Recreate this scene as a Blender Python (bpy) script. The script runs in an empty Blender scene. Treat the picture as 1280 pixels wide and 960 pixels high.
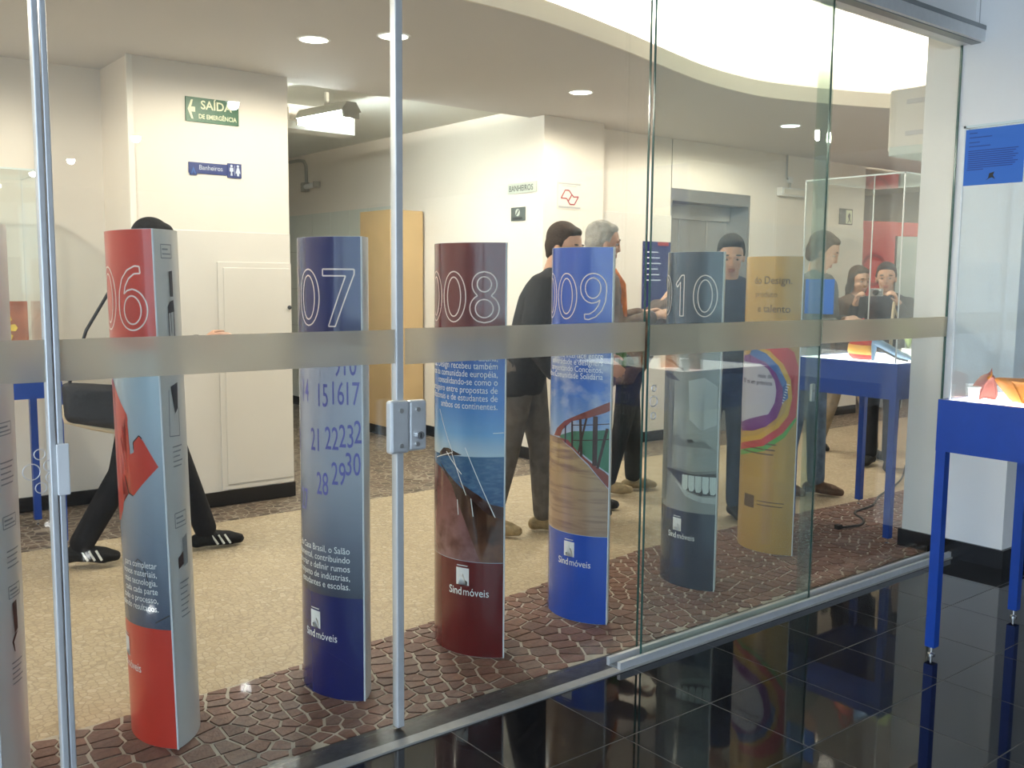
import bpy, bmesh, math, random
from mathutils import Vector, Matrix, noise
random.seed(7)
S = bpy.context.scene
COL = S.collection
# ------------------------------------------------------------------ camera
YAW, PITCH, ROLL, FPX = 0.672486, 0.107442, 0.00926652, 1199.4
CAM = Vector((0.0, -2.565, 1.46))
fw = Vector((math.sin(YAW)*math.cos(PITCH), math.cos(YAW)*math.cos(PITCH), -math.sin(PITCH)))
rt = Vector((math.cos(YAW), -math.sin(YAW), 0)); up = rt.cross(fw)
r2 = rt*math.cos(ROLL) + up*math.sin(ROLL); u2 = -rt*math.sin(ROLL) + up*math.cos(ROLL)
cd = bpy.data.cameras.new('camera'); cam = bpy.data.objects.new('camera', cd); COL.objects.link(cam)
m3 = Matrix((r2, u2, -fw)).transposed()
cam.matrix_world = Matrix.Translation(CAM) @ m3.to_4x4()
cd.sensor_fit = 'HORIZONTAL'; cd.sensor_width = 36.0; cd.lens = FPX/1280*36.0; cd.clip_start = 0.05
S.camera = cam
# ------------------------------------------------------------------ world, exposure
W = bpy.data.worlds.new('world'); S.world = W; W.use_nodes = True
bg = W.node_tree.nodes['Background']; bg.inputs[0].default_value = (0.66, 0.82, 1.0, 1); bg.inputs[1].default_value = 4.0
S.view_settings.view_transform = 'Standard'; S.view_settings.look = 'None'
S.view_settings.exposure = 0.2; S.view_settings.gamma = 1.0; S.view_settings.use_curve_mapping = False
S.cycles.max_bounces = 12; S.cycles.transparent_max_bounces = 32
S.cycles.sample_clamp_indirect = 6.0
WARM = (1.0, 0.895, 0.75); COOL = (0.86, 1.0, 0.95)
P_DOWN, P_OUT, E_COVE, E_TUBE, E_TABLE = 100.0, 60.0, 400.0, 220.0, 2.6

# ------------------------------------------------------------------ materials
M = {}
def mat(name, col, rough=0.5, metal=0.0, var=0.0, scale=8.0, bump=0.0, bscale=60.0, coat=0.0, emit=0.0, col2=None, spec=0.5):
    m = bpy.data.materials.new(name); m.use_nodes = True; nt = m.node_tree; b = nt.nodes['Principled BSDF']
    c = (*col, 1)
    b.inputs['Base Color'].default_value = c; b.inputs['Roughness'].default_value = rough; b.inputs['Metallic'].default_value = metal
    b.inputs['Coat Weight'].default_value = coat; b.inputs['Coat Roughness'].default_value = 0.06
    b.inputs['Specular IOR Level'].default_value = spec
    tc = nt.nodes.new('ShaderNodeTexCoord')
    if var > 0 or col2:
        n = nt.nodes.new('ShaderNodeTexNoise'); n.inputs['Scale'].default_value = scale; n.inputs['Detail'].default_value = 3
        nt.links.new(tc.outputs['Object'], n.inputs['Vector'])
        r = nt.nodes.new('ShaderNodeValToRGB'); nt.links.new(n.outputs['Fac'], r.inputs['Fac'])
        r.color_ramp.elements[0].position = 0.3; r.color_ramp.elements[1].position = 0.7
        r.color_ramp.elements[0].color = (*[v*(1-var) for v in col], 1)
        r.color_ramp.elements[1].color = (*(col2 or [min(1, v*(1+var)) for v in col]), 1)
        nt.links.new(r.outputs['Color'], b.inputs['Base Color'])
    if bump > 0:
        n2 = nt.nodes.new('ShaderNodeTexNoise'); n2.inputs['Scale'].default_value = bscale; n2.inputs['Detail'].default_value = 2
        nt.links.new(tc.outputs['Object'], n2.inputs['Vector'])
        bp = nt.nodes.new('ShaderNodeBump'); bp.inputs['Strength'].default_value = bump; bp.inputs['Distance'].default_value = 0.01
        nt.links.new(n2.outputs['Fac'], bp.inputs['Height']); nt.links.new(bp.outputs['Normal'], b.inputs['Normal'])
    if emit > 0:
        b.inputs['Emission Color'].default_value = c; b.inputs['Emission Strength'].default_value = emit
    M[name] = m
    return m
def zgrad(name, stops, rough=0.25, nscale=0, ncol=None, stretch=(1, 1, 1), coat=0.3):
    """printed picture: colour by height on the object (object coordinates), optional printed noise pattern"""
    m = bpy.data.materials.new(name); m.use_nodes = True; nt = m.node_tree; b = nt.nodes['Principled BSDF']
    b.inputs['Roughness'].default_value = rough; b.inputs['Coat Weight'].default_value = coat; b.inputs['Coat Roughness'].default_value = .05
    tc = nt.nodes.new('ShaderNodeTexCoord'); sp = nt.nodes.new('ShaderNodeSeparateXYZ'); nt.links.new(tc.outputs['Object'], sp.inputs[0])
    z0, z1 = stops[0][0], stops[-1][0]
    mr = nt.nodes.new('ShaderNodeMapRange'); mr.inputs[1].default_value = z0; mr.inputs[2].default_value = z1
    nt.links.new(sp.outputs[2], mr.inputs[0])
    r = nt.nodes.new('ShaderNodeValToRGB'); nt.links.new(mr.outputs[0], r.inputs['Fac'])
    el = r.color_ramp.elements
    for i, (z, c) in enumerate(stops):
        t = (z-z0)/(z1-z0)
        if i == 0: e = el[0]; e.position = 0
        elif i == len(stops)-1: e = el[-1]; e.position = 1
        else: e = el.new(t)
        e.color = (*c, 1)
    out = r.outputs['Color']
    if nscale:
        mp = nt.nodes.new('ShaderNodeMapping'); mp.inputs['Scale'].default_value = stretch; nt.links.new(tc.outputs['Object'], mp.inputs[0])
        n = nt.nodes.new('ShaderNodeTexNoise'); n.inputs['Scale'].default_value = nscale; n.inputs['Detail'].default_value = 4
        nt.links.new(mp.outputs[0], n.inputs['Vector'])
        r3 = nt.nodes.new('ShaderNodeValToRGB'); r3.color_ramp.elements[0].position = .45; r3.color_ramp.elements[1].position = .68
        nt.links.new(n.outputs['Fac'], r3.inputs['Fac'])
        mx = nt.nodes.new('ShaderNodeMixRGB'); nt.links.new(r3.outputs['Color'], mx.inputs[0]); nt.links.new(out, mx.inputs[1]); mx.inputs[2].default_value = (*ncol, 1)
        out = mx.outputs[0]
    nt.links.new(out, b.inputs['Base Color'])
    M[name] = m
    return m
def glassmat(name, tint, f0=0.045, painted_veil=0.0, veilcol=(.8, .85, .85)):
    m = bpy.data.materials.new(name); m.use_nodes = True; nt = m.node_tree
    for n in list(nt.nodes): nt.nodes.remove(n)
    o = nt.nodes.new('ShaderNodeOutputMaterial'); t = nt.nodes.new('ShaderNodeBsdfTransparent'); t.inputs[0].default_value = (*tint, 1)
    g = nt.nodes.new('ShaderNodeBsdfGlossy'); g.inputs['Roughness'].default_value = 0.0; g.inputs[0].default_value = (1, 1, 1, 1)
    lw = nt.nodes.new('ShaderNodeLayerWeight'); lw.inputs[0].default_value = 0.5
    p = nt.nodes.new('ShaderNodeMath'); p.operation = 'POWER'; p.inputs[1].default_value = 5; nt.links.new(lw.outputs['Facing'], p.inputs[0])
    a = nt.nodes.new('ShaderNodeMath'); a.operation = 'MULTIPLY_ADD'; a.inputs[1].default_value = 1-f0; a.inputs[2].default_value = f0
    nt.links.new(p.outputs[0], a.inputs[0])
    mx = nt.nodes.new('ShaderNodeMixShader'); nt.links.new(a.outputs[0], mx.inputs[0])
    src = t.outputs[0]
    if painted_veil > 0:
        d = nt.nodes.new('ShaderNodeBsdfDiffuse'); d.inputs[0].default_value = (*veilcol, 1)
        h = nt.nodes.new('ShaderNodeMixShader'); h.inputs[0].default_value = painted_veil
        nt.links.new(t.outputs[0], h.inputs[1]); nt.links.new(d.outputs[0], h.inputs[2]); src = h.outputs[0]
    nt.links.new(src, mx.inputs[1]); nt.links.new(g.outputs[0], mx.inputs[2]); nt.links.new(mx.outputs[0], o.inputs[0])
    M[name] = m
    return m
def frostmat(name):
    m = bpy.data.materials.new(name); m.use_nodes = True; nt = m.node_tree
    for n in list(nt.nodes): nt.nodes.remove(n)
    o = nt.nodes.new('ShaderNodeOutputMaterial')
    rf = nt.nodes.new('ShaderNodeBsdfRefraction'); rf.inputs['Roughness'].default_value = .30; rf.inputs['IOR'].default_value = 1.25; rf.inputs[0].default_value = (.86, .85, .80, 1)
    tl = nt.nodes.new('ShaderNodeBsdfTranslucent'); tl.inputs[0].default_value = (.78, .75, .68, 1)
    df = nt.nodes.new('ShaderNodeBsdfDiffuse'); df.inputs[0].default_value = (.75, .75, .70, 1)
    m1 = nt.nodes.new('ShaderNodeMixShader'); m1.inputs[0].default_value = .26; nt.links.new(rf.outputs[0], m1.inputs[1]); nt.links.new(tl.outputs[0], m1.inputs[2])
    m2 = nt.nodes.new('ShaderNodeMixShader'); m2.inputs[0].default_value = .16; nt.links.new(m1.outputs[0], m2.inputs[1]); nt.links.new(df.outputs[0], m2.inputs[2])
    nt.links.new(m2.outputs[0], o.inputs[0]); M[name] = m
    return m
def cellmat(name, cols, grout, scale, rough=.6, edge=.07, bump=.5):
    """small mosaic stones seen from afar: cells with grout"""
    m = bpy.data.materials.new(name); m.use_nodes = True; nt = m.node_tree; b = nt.nodes['Principled BSDF']; b.inputs['Roughness'].default_value = rough
    tc = nt.nodes.new('ShaderNodeTexCoord')
    nz = nt.nodes.new('ShaderNodeTexNoise'); nz.inputs['Scale'].default_value = 1.6; nt.links.new(tc.outputs['Object'], nz.inputs['Vector'])
    mx0 = nt.nodes.new('ShaderNodeMixRGB'); mx0.blend_type = 'ADD'; mx0.inputs[0].default_value = .12
    nt.links.new(tc.outputs['Object'], mx0.inputs[1]); nt.links.new(nz.outputs['Color'], mx0.inputs[2])
    v = nt.nodes.new('ShaderNodeTexVoronoi'); v.inputs['Scale'].default_value = scale; v.inputs['Randomness'].default_value = .75; nt.links.new(mx0.outputs[0], v.inputs['Vector'])
    ve = nt.nodes.new('ShaderNodeTexVoronoi'); ve.feature = 'DISTANCE_TO_EDGE'; ve.inputs['Scale'].default_value = scale; ve.inputs['Randomness'].default_value = .75; nt.links.new(mx0.outputs[0], ve.inputs['Vector'])
    sp = nt.nodes.new('ShaderNodeSeparateColor'); nt.links.new(v.outputs['Color'], sp.inputs[0])
    r = nt.nodes.new('ShaderNodeValToRGB'); nt.links.new(sp.outputs[0], r.inputs['Fac'])
    el = r.color_ramp.elements; el[0].color = (*cols[0], 1); el[1].color = (*cols[-1], 1)
    for i, c in enumerate(cols[1:-1]): e = el.new((i+1)/(len(cols)-1)); e.color = (*c, 1)
    mr = nt.nodes.new('ShaderNodeMapRange'); mr.inputs[1].default_value = edge*.35; mr.inputs[2].default_value = edge; nt.links.new(ve.outputs['Distance'], mr.inputs[0])
    mx = nt.nodes.new('ShaderNodeMixRGB'); nt.links.new(mr.outputs[0], mx.inputs[0]); mx.inputs[1].default_value = (*grout, 1); nt.links.new(r.outputs[0], mx.inputs[2])
    nt.links.new(mx.outputs[0], b.inputs['Base Color'])
    bp = nt.nodes.new('ShaderNodeBump'); bp.inputs['Strength'].default_value = bump; bp.inputs['Distance'].default_value = .004
    nt.links.new(mr.outputs[0], bp.inputs['Height']); nt.links.new(bp.outputs['Normal'], b.inputs['Normal'])
    M[name] = m
    return m

mat('wall_cream', (.86, .795, .71), .75, var=.02, scale=3, bump=.08, bscale=120)
mat('wall_gloss', (.80, .76, .70), .28, var=.02, scale=3)
mat('wall_white', (.82, .84, .80), .6, var=.02, scale=3)
mat('column_white', (.82, .82, .81), .65, var=.02, scale=2, bump=.06, bscale=150)
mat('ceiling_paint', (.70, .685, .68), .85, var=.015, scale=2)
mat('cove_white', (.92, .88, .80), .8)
mat('black_skirting', (.012, .012, .014), .25)
mat('black_granite', (.010, .010, .012), .035, var=.3, scale=60)
mat('floor_joint', (.11, .108, .10), .6)
mat('threshold', (.045, .045, .043), .30, var=.5, scale=25, bump=.1)
mat('aluminium', (.70, .72, .73), .38, metal=.45, var=.03, scale=30)
mat('aluminium_dark', (.28, .30, .31), .4, metal=.5)
mat('pale_strip', (.36, .35, .32), .5, var=.08, scale=20)
mat('steel', (.55, .54, .52), .35, metal=.85, var=.05, scale=4)
mat('steel_frame', (.36, .36, .36), .4, metal=.7)
mat('glass_edge', (.035, .10, .085), .15)
mat('blue_paint', (.006, .055, .34), .38, var=.05, scale=20, coat=.2)
mat('silver', (.75, .75, .75), .25, metal=1)
mat('white_plastic', (.82, .83, .83), .4, var=.01)
mat('totem_white', (.79, .80, .80), .35, var=.01, coat=.2)
mat('grey_trim', (.45, .45, .45), .45)
mat('lamp_glow', (1, .93, .80), .5, emit=9)
mat('lamp_glow_cool', (.95, 1, .97), .5, emit=7)
mat('tube_glow', (.95, 1, .97), .5, emit=E_TUBE)
mat('cove_glow', (1, .91, .77), .5, emit=E_COVE)
mat('table_glow', (1, 1, .98), .5, emit=E_TABLE)
mat('grout', (.50, .46, .40), .9, var=.12, scale=14)
for i, c in enumerate([(.17, .085, .064), (.19, .10, .075), (.14, .074, .058), (.175, .11, .09)]):
    mat('red_stone_%d' % i, c, .55, var=.2, scale=40, bump=.35, bscale=80)
cellmat('beige_mosaic', [(.47, .37, .24), (.56, .46, .31), (.50, .40, .27), (.60, .51, .37)], (.40, .32, .22), 34, .5, edge=.10, bump=.3)
cellmat('brown_mosaic', [(.10, .065, .045), (.16, .11, .08), (.07, .05, .04), (.22, .17, .12)], (.33, .28, .22), 17, .5, edge=.08)
cellmat('red_mosaic', [(.20, .085, .058), (.25, .115, .08), (.165, .075, .055), (.30, .20, .15)], (.44, .39, .33), 14, .5, edge=.09)
mat('tan_wood', (.56, .38, .18), .5, var=.06, scale=5)
mat('tile_white', (.78, .82, .76), .2)
mat('tile_joint', (.40, .44, .40), .7)
mat('grey_fixture', (.42, .40, .35), .5)
mat('conduit', (.45, .46, .42), .4, metal=.3)
mat('sign_green', (.012, .11, .045), .4)
mat('sign_cream', (.80, .82, .58), .5)
mat('sign_blue', (.03, .05, .20), .4)
mat('sign_pale', (.62, .68, .80), .5)
mat('sign_grey', (.62, .66, .58), .5)
mat('sign_dark', (.10, .12, .11), .5)
mat('sign_paper', (.80, .76, .68), .6)
mat('logo_red', (.42, .05, .07), .5)
mat('black_print', (.02, .02, .02), .5)
mat('paper_blue', (.045, .17, .58), .7)
mat('paper_ink', (.03, .07, .28), .7)
mat('cable_black', (.012, .012, .012), .5)
mat('board_red', (.58, .035, .03), .45)
mat('board_red_dark', (.32, .02, .02), .5)
mat('board_grey', (.50, .58, .58), .5)
glassmat('glass', (.945, .97, .955), .05)
glassmat('glass_slide', (.88, .93, .90), .055, painted_veil=.045)  # pale diffuse share paints a reflection veil into the sliding pane's glass
glassmat('case_glass', (.965, .98, .975), .04)
frostmat('frost')

# ------------------------------------------------------------------ helpers
def tag(o, label=None, cat=None, group=None, kind=None):
    if label: o['label'] = label
    if cat: o['category'] = cat
    if group: o['group'] = group
    if kind: o['kind'] = kind
    return o
def empty(name, loc=(0, 0, 0), rz=0.0, label=None, cat=None, group=None):
    o = bpy.data.objects.new(name, None); COL.objects.link(o); o.location = loc; o.rotation_euler = (0, 0, rz); o.empty_display_size = .1
    return tag(o, label, cat, group)
def link(name, me, m, parent=None, smooth=False):
    if smooth:
        for p in me.polygons: p.use_smooth = True
    o = bpy.data.objects.new(name, me); COL.objects.link(o)
    if m:
        me.materials.clear(); me.materials.append(M[m] if isinstance(m, str) else m)
    if parent: o.parent = parent
    return o
class MB:
    def __init__(s): s.v = []; s.f = []
    def add(s, vs, fs):
        n = len(s.v); s.v += [tuple(v) for v in vs]; s.f += [tuple(i+n for i in f) for f in fs]; return s
    def box(s, x0, y0, z0, x1, y1, z1):
        x0, x1 = min(x0, x1), max(x0, x1); y0, y1 = min(y0, y1), max(y0, y1); z0, z1 = min(z0, z1), max(z0, z1)
        return s.add([(x0, y0, z0), (x1, y0, z0), (x1, y1, z0), (x0, y1, z0), (x0, y0, z1), (x1, y0, z1), (x1, y1, z1), (x0, y1, z1)],
                     [(3, 2, 1, 0), (4, 5, 6, 7), (0, 1, 5, 4), (1, 2, 6, 5), (2, 3, 7, 6), (3, 0, 4, 7)])
    def prism(s, poly, z0, z1):
        n = len(poly); a = sum(poly[i][0]*poly[(i+1) % n][1]-poly[(i+1) % n][0]*poly[i][1] for i in range(n))
        if a < 0: poly = poly[::-1]
        return s.add([(x, y, z0) for x, y in poly]+[(x, y, z1) for x, y in poly],
                     [tuple(range(n))[::-1], tuple(range(n, 2*n))]+[(i, (i+1) % n, n+(i+1) % n, n+i) for i in range(n)])
    def tube(s, pts, r, n=8, cap=True):
        pts = [Vector(p) for p in pts]; rs = r if isinstance(r, (list, tuple)) else [r]*len(pts); rings = []
        u = None
        for i, p in enumerate(pts):
            d = (pts[min(i+1, len(pts)-1)]-pts[max(i-1, 0)]).normalized()
            if u is None: u = d.orthogonal().normalized()
            u = (u-d*u.dot(d)).normalized(); w = d.cross(u)
            rings.append([p+(u*math.cos(2*math.pi*k/n)+w*math.sin(2*math.pi*k/n))*rs[i] for k in range(n)])
        vs = [q for g in rings for q in g]; fs = []
        for i in range(len(pts)-1):
            for k in range(n): fs.append((i*n+k, i*n+(k+1) % n, (i+1)*n+(k+1) % n, (i+1)*n+k))
        if cap: fs += [tuple(range(n))[::-1], tuple((len(pts)-1)*n+k for k in range(n))]
        return s.add(vs, fs)
    def lathe(s, prof, n=20, c=(0, 0, 0), sx=1, sy=1):
        vs = [(c[0]+r*sx*math.cos(2*math.pi*k/n), c[1]+r*sy*math.sin(2*math.pi*k/n), c[2]+z) for r, z in prof for k in range(n)]
        fs = [(i*n+k, i*n+(k+1) % n, (i+1)*n+(k+1) % n, (i+1)*n+k) for i in range(len(prof)-1) for k in range(n)]
        fs += [tuple(range(n))[::-1], tuple((len(prof)-1)*n+k for k in range(n))]
        return s.add(vs, fs)
    def build(s, name, m, parent=None, smooth=False, bevel=0.0):
        me = bpy.data.meshes.new(name); me.from_pydata(s.v, [], s.f); me.update()
        o = link(name, me, m, parent, smooth)
        if bevel:
            b = o.modifiers.new('bevel', 'BEVEL'); b.width = bevel; b.segments = 2; b.limit_method = 'ANGLE'
        return o
def box(name, m, b, parent=None, bevel=0.0): return MB().box(*b).build(name, m, parent, bevel=bevel)
def struct(name, m, b, label, cat, parent=None):
    o = box(name, m, b, parent)
    return tag(o, label, cat, kind='structure')
_tc = {}
def text_geo(body, size=1.0, outline=0.0, align='LEFT', xs=1.0, bold=0.0):
    key = (body, outline, bold, align)
    if key not in _tc:
        cu = bpy.data.curves.new('txt', 'FONT'); cu.body = body; cu.size = 1.0; cu.align_x = align; cu.resolution_u = 8 if outline else 3
        if outline: cu.fill_mode = 'NONE'; cu.bevel_depth = outline; cu.bevel_resolution = 0
        if bold: cu.offset = bold
        ob = bpy.data.objects.new('txt', cu); COL.objects.link(ob)
        dg = bpy.context.evaluated_depsgraph_get(); me = bpy.data.meshes.new_from_object(ob.evaluated_get(dg))
        _tc[key] = ([tuple(v.co) for v in me.vertices], [tuple(p.vertices) for p in me.polygons])
        bpy.data.objects.remove(ob); bpy.data.curves.remove(cu); bpy.data.meshes.remove(me)
    v, f = _tc[key]
    return [(x*size*xs, y*size, z*size) for x, y, z in v], f
def flat_text(name, m, body, size, origin, right, upv, parent, align='LEFT', xs=1.0, off=.002, bold=0.0):
    v, f = text_geo(body, size, align=align, xs=xs, bold=bold); R = Vector(right); U = Vector(upv); N = R.cross(U); O = Vector(origin)
    mb = MB(); mb.add([O+R*x+U*y+N*(z+off) for x, y, z in v], f)
    return mb.build(name, m, parent)
def flat_poly(mb, poly, origin, right, upv, off=.002, th=.001):
    R = Vector(right); U = Vector(upv); N = R.cross(U); O = Vector(origin); n = len(poly)
    a = sum(poly[i][0]*poly[(i+1) % n][1]-poly[(i+1) % n][0]*poly[i][1] for i in range(n))
    if a < 0: poly = poly[::-1]
    mb.add([O+R*x+U*y+N*(off-th) for x, y in poly]+[O+R*x+U*y+N*off for x, y in poly],
           [tuple(range(n))[::-1], tuple(range(n, 2*n))]+[(i, (i+1) % n, n+(i+1) % n, n+i) for i in range(n)])

# ------------------------------------------------------------------ structure: floors
IN_X0, IN_X1 = -3.0, 13.0
fl = box('floor', 'beige_mosaic', (IN_X0, .035, -.05, IN_X1, 2.95, -.004)); tag(fl, 'beige small-stone mosaic floor of the lobby behind the glass', 'floor', kind='structure')
box('brown_border', 'brown_mosaic', (IN_X0, 2.95, -.05, IN_X1, 9.0, -.004), fl)
# red-brown mosaic border along the glass: real stones bedded in grout
def edge_y(x):
    pts = [(-3, .60), (.74, .63), (1.3, .65), (1.92, .72), (2.83, .85), (3.68, 1.0), (4.8, 1.02), (5.86, .95), (13, .95)]
    for (a, b), (c, d) in zip(pts, pts[1:]):
        if a <= x <= c: return b+(d-b)*(x-a)/(c-a)
    return .95
xs_ = [-3, .74, 1.3, 1.92, 2.83, 3.68, 4.8, 5.86, 13]
MB().prism([(-3, .035), (13, .035)]+[(x, edge_y(x)) for x in xs_[::-1]], -.004, .0).build('grout_bed', 'grout', fl)
stones = []
PX, PY = .074, .066
def warp(x, y):
    n1 = noise.noise(Vector((x*1.9, y*1.9, 0.3))); n2 = noise.noise(Vector((x*1.9, y*1.9, 7.3)))
    return x+.13*n1+.05*math.sin(y*7+x*2), y+.11*n2+.03*math.sin(x*5.0)
sites = []
for j in range(-3, 24):
    for i in range(-6, 112):
        x, y = warp(-.2+i*PX, -.2+j*PY)
        sites.append((x+random.uniform(-.015, .015), y+random.uniform(-.014, .014)))
buck = {}
for p in sites: buck.setdefault((int(p[0]//.12), int(p[1]//.12)), []).append(p)
def clip(poly, nx, ny, d):      # keep n.p <= d
    out = []
    for a, b in zip(poly, poly[1:]+poly[:1]):
        da = nx*a[0]+ny*a[1]-d; db = nx*b[0]+ny*b[1]-d
        if da <= 0: out.append(a)
        if da*db < 0: t = da/(da-db); out.append((a[0]+(b[0]-a[0])*t, a[1]+(b[1]-a[1])*t))
    return out
for (x, y) in sites:
    if not (.03 < y < edge_y(x)+.03 and -.5 < x < 7.6): continue
    poly = [(x-.12, y-.12), (x+.12, y-.12), (x+.12, y+.12), (x-.12, y+.12)]
    gap = random.uniform(.0042, .0072)
    for bi in (-1, 0, 1):
        for bj in (-1, 0, 1):
            for (u, v) in buck.get((int(x//.12)+bi, int(y//.12)+bj), []):
                if (u, v) == (x, y): continue
                l = math.hypot(u-x, v-y)
                if l < .012 : continue
                nx, ny = (u-x)/l, (v-y)/l
                poly = clip(poly, nx, ny, nx*(x+u)/2+ny*(y+v)/2-gap)
                if len(poly) < 3: break
    poly = clip(poly, 0, -1, -.042) if len(poly) > 2 else []
    poly = clip(poly, 0, 1, edge_y(x)-.008) if len(poly) > 2 else []
    if len(poly) < 3: continue
    ar = abs(sum(a[0]*b[1]-b[0]*a[1] for a, b in zip(poly, poly[1:]+poly[:1])))/2
    if ar < 5e-4: continue
    cx = sum(p[0] for p in poly)/len(poly); cy = sum(p[1] for p in poly)/len(poly)
    stones.append((math.hypot(cx-CAM.x, cy-CAM.y), poly, cx, cy))
vis = []
def inframe(x, y):
    d = Vector((x, y, 0))-CAM; a = d.dot(fw); return -20 < 640+FPX*d.dot(r2)/a < 1300 and 480-FPX*d.dot(u2)/a < 975
stones.sort(key=lambda s: (not inframe(s[2], s[3]), s[0]))
rest = [MB() for _ in range(4)]
for k, (dd, q, cx, cy) in enumerate(stones):
    h = random.uniform(.003, .0055); mi = random.choice([0, 0, 1, 1, 2, 3])
    if k < 300: MB().prism([(x-cx, y-cy) for x, y in q], -.001, h).build('stone', 'red_stone_%d' % mi, fl).location = (cx, cy, 0)
    else: rest[mi].prism(q, -.001, h)
for i, r in enumerate(rest): tag(r.build('stone_field', 'red_stone_%d' % i, fl), kind='stuff')
# outer hall floor of black polished tiles
of = box('floor_outer', 'floor_joint', (-9, -20, -.06, 13, -.115, -.0008)); tag(of, 'black polished granite tile floor with thin pale joints outside the glass', 'floor', kind='structure')
TX, TY = .42, .40
tile_me = None
for i in range(-2, 17):
    for j in range(0, 9):
        x0 = -.39+i*TX; y1 = -.115 if j == 0 else -.09-(j)*TY
        y0 = -.09-(j+1)*TY
        if x0 > 5.6: continue
        g = .0024
        if j == 0: MB().box(x0+g, y0+g, -.02, x0+TX-g, y1-.001, 0).build('floor_tile', 'black_granite', of)
        else:
            if tile_me is None: tile_me = MB().box(g-TX/2, g-TY/2, -.02, TX/2-g, TY/2-g, 0).build('floor_tile', 'black_granite', of); t = tile_me
            else: t = tile_me.copy(); COL.objects.link(t)
            t.location = (x0+TX/2, (y0+y1)/2, 0)
box('floor_tile_field', 'black_granite', (-9, -20, -.02, 13, -.09-9*TY, 0), of)['kind'] = 'stuff'
# threshold
th = struct('trim_1', 'threshold', (IN_X0, -.07, -.05, 5.0, .035, .004), 'dark granite threshold strip under the glass doors', 'threshold')
struct('trim_2', 'pale_strip', (IN_X0, -.114, -.05, 5.0, -.07, .006), 'pale strip edging the dark threshold in front of the glass', 'trim')

# ------------------------------------------------------------------ walls
ZC = 2.75; ZT = 3.45
def wall_with_base(name, b, label, m='wall_cream', dado=None, skirt=None):
    w = struct(name, m, b, label, 'wall')
    for d in dado or []: box('glossy_dado', 'wall_gloss', d, w, bevel=.004)
    for s_ in skirt or []: box('skirting', 'black_skirting', s_, w)
    return w
wl = wall_with_base('wall_left', (IN_X0, 3.9, 0, 1.82, 4.0, ZT), 'cream lobby wall behind the small blue display table', skirt=[(IN_X0, 3.885, 0, 1.82, 3.9, .09)])
wm = wall_with_base('wall_middle', (1.82, 3.34, 0, 2.82, 9.0, ZT), 'cream wall block carrying the green exit sign, with glossy lower half',
                    dado=[(1.86, 3.332, .09, 2.82, 3.34, 1.75)], skirt=[(1.81, 3.325, 0, 2.83, 3.34, .095)])
box('corner_trim', 'cove_white', (1.806, 3.33, .1, 1.84, 3.345, ZC), wm)
wc = wall_with_base('wall_corridor', (4.97, 3.3, 0, 5.62, 9.0, ZT), 'cream pillar and corridor wall carrying the restroom sign', skirt=[(4.955, 3.285, 0, 5.63, 3.3, .095), (4.955, 3.3, 0, 4.97, 9.0, .095)])
we = wall_with_base('wall_back', (5.62, 3.48, 0, 6.64, 3.6, ZT), 'cream back wall around the elevator recess', dado=[(5.62, 3.472, .09, 6.65, 3.48, 2.06)], skirt=[(5.62, 3.465, 0, 6.65, 3.48, .095)])
we2 = struct('wall_back_right', 'wall_cream', (7.79, 3.48, 0, 9.8, 3.6, ZT), 'cream back wall between the elevator and the red boards', 'wall'); struct('wall_back_top', 'wall_cream', (6.65, 3.48, 2.312, 7.79, 3.6, ZT), 'cream wall strip above the elevator recess', 'wall')
box('glossy_dado', 'wall_gloss', (7.79, 3.472, .09, 9.8, 3.48, 2.06), we2); box('skirting', 'black_skirting', (7.79, 3.465, 0, 9.8, 3.48, .095), we2)
struct('wall_right', 'wall_cream', (IN_X1, -.4, 0, IN_X1+.1, 9.0, ZT), 'far cream side wall beyond the red boards', 'wall')
struct('wall_far', 'wall_cream', (IN_X0, 9.0, 0, IN_X1, 9.1, ZT), 'far end wall of the corridor', 'wall')
struct('wall_side', 'wall_cream', (IN_X0-.1, -.05, 0, IN_X0, 9.0, ZT), 'side wall of the lobby out past the first glass pane', 'wall')
# column at the end of the glass and the wall running on from it
cb = struct('wall_column', 'column_white', (5.0, -.36, 0, 5.62, .19, ZT), 'white square column where the glass front ends', 'column')
box('skirting', 'black_skirting', (4.985, -.375, 0, 5.64, .205, .098), cb)
wo = struct('wall_outer', 'column_white', (5.62, -.30, 0, IN_X1, -.2, ZT), 'pale wall running on past the white column', 'wall')
box('skirting', 'black_skirting', (5.64, -.315, 0, IN_X1, -.3, .098), wo)
ln = struct('wall_lintel', 'column_white', (IN_X0, -.06, 2.765, 5.0, .10, ZT), 'pale lintel wall above the glass front', 'wall')
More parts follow.
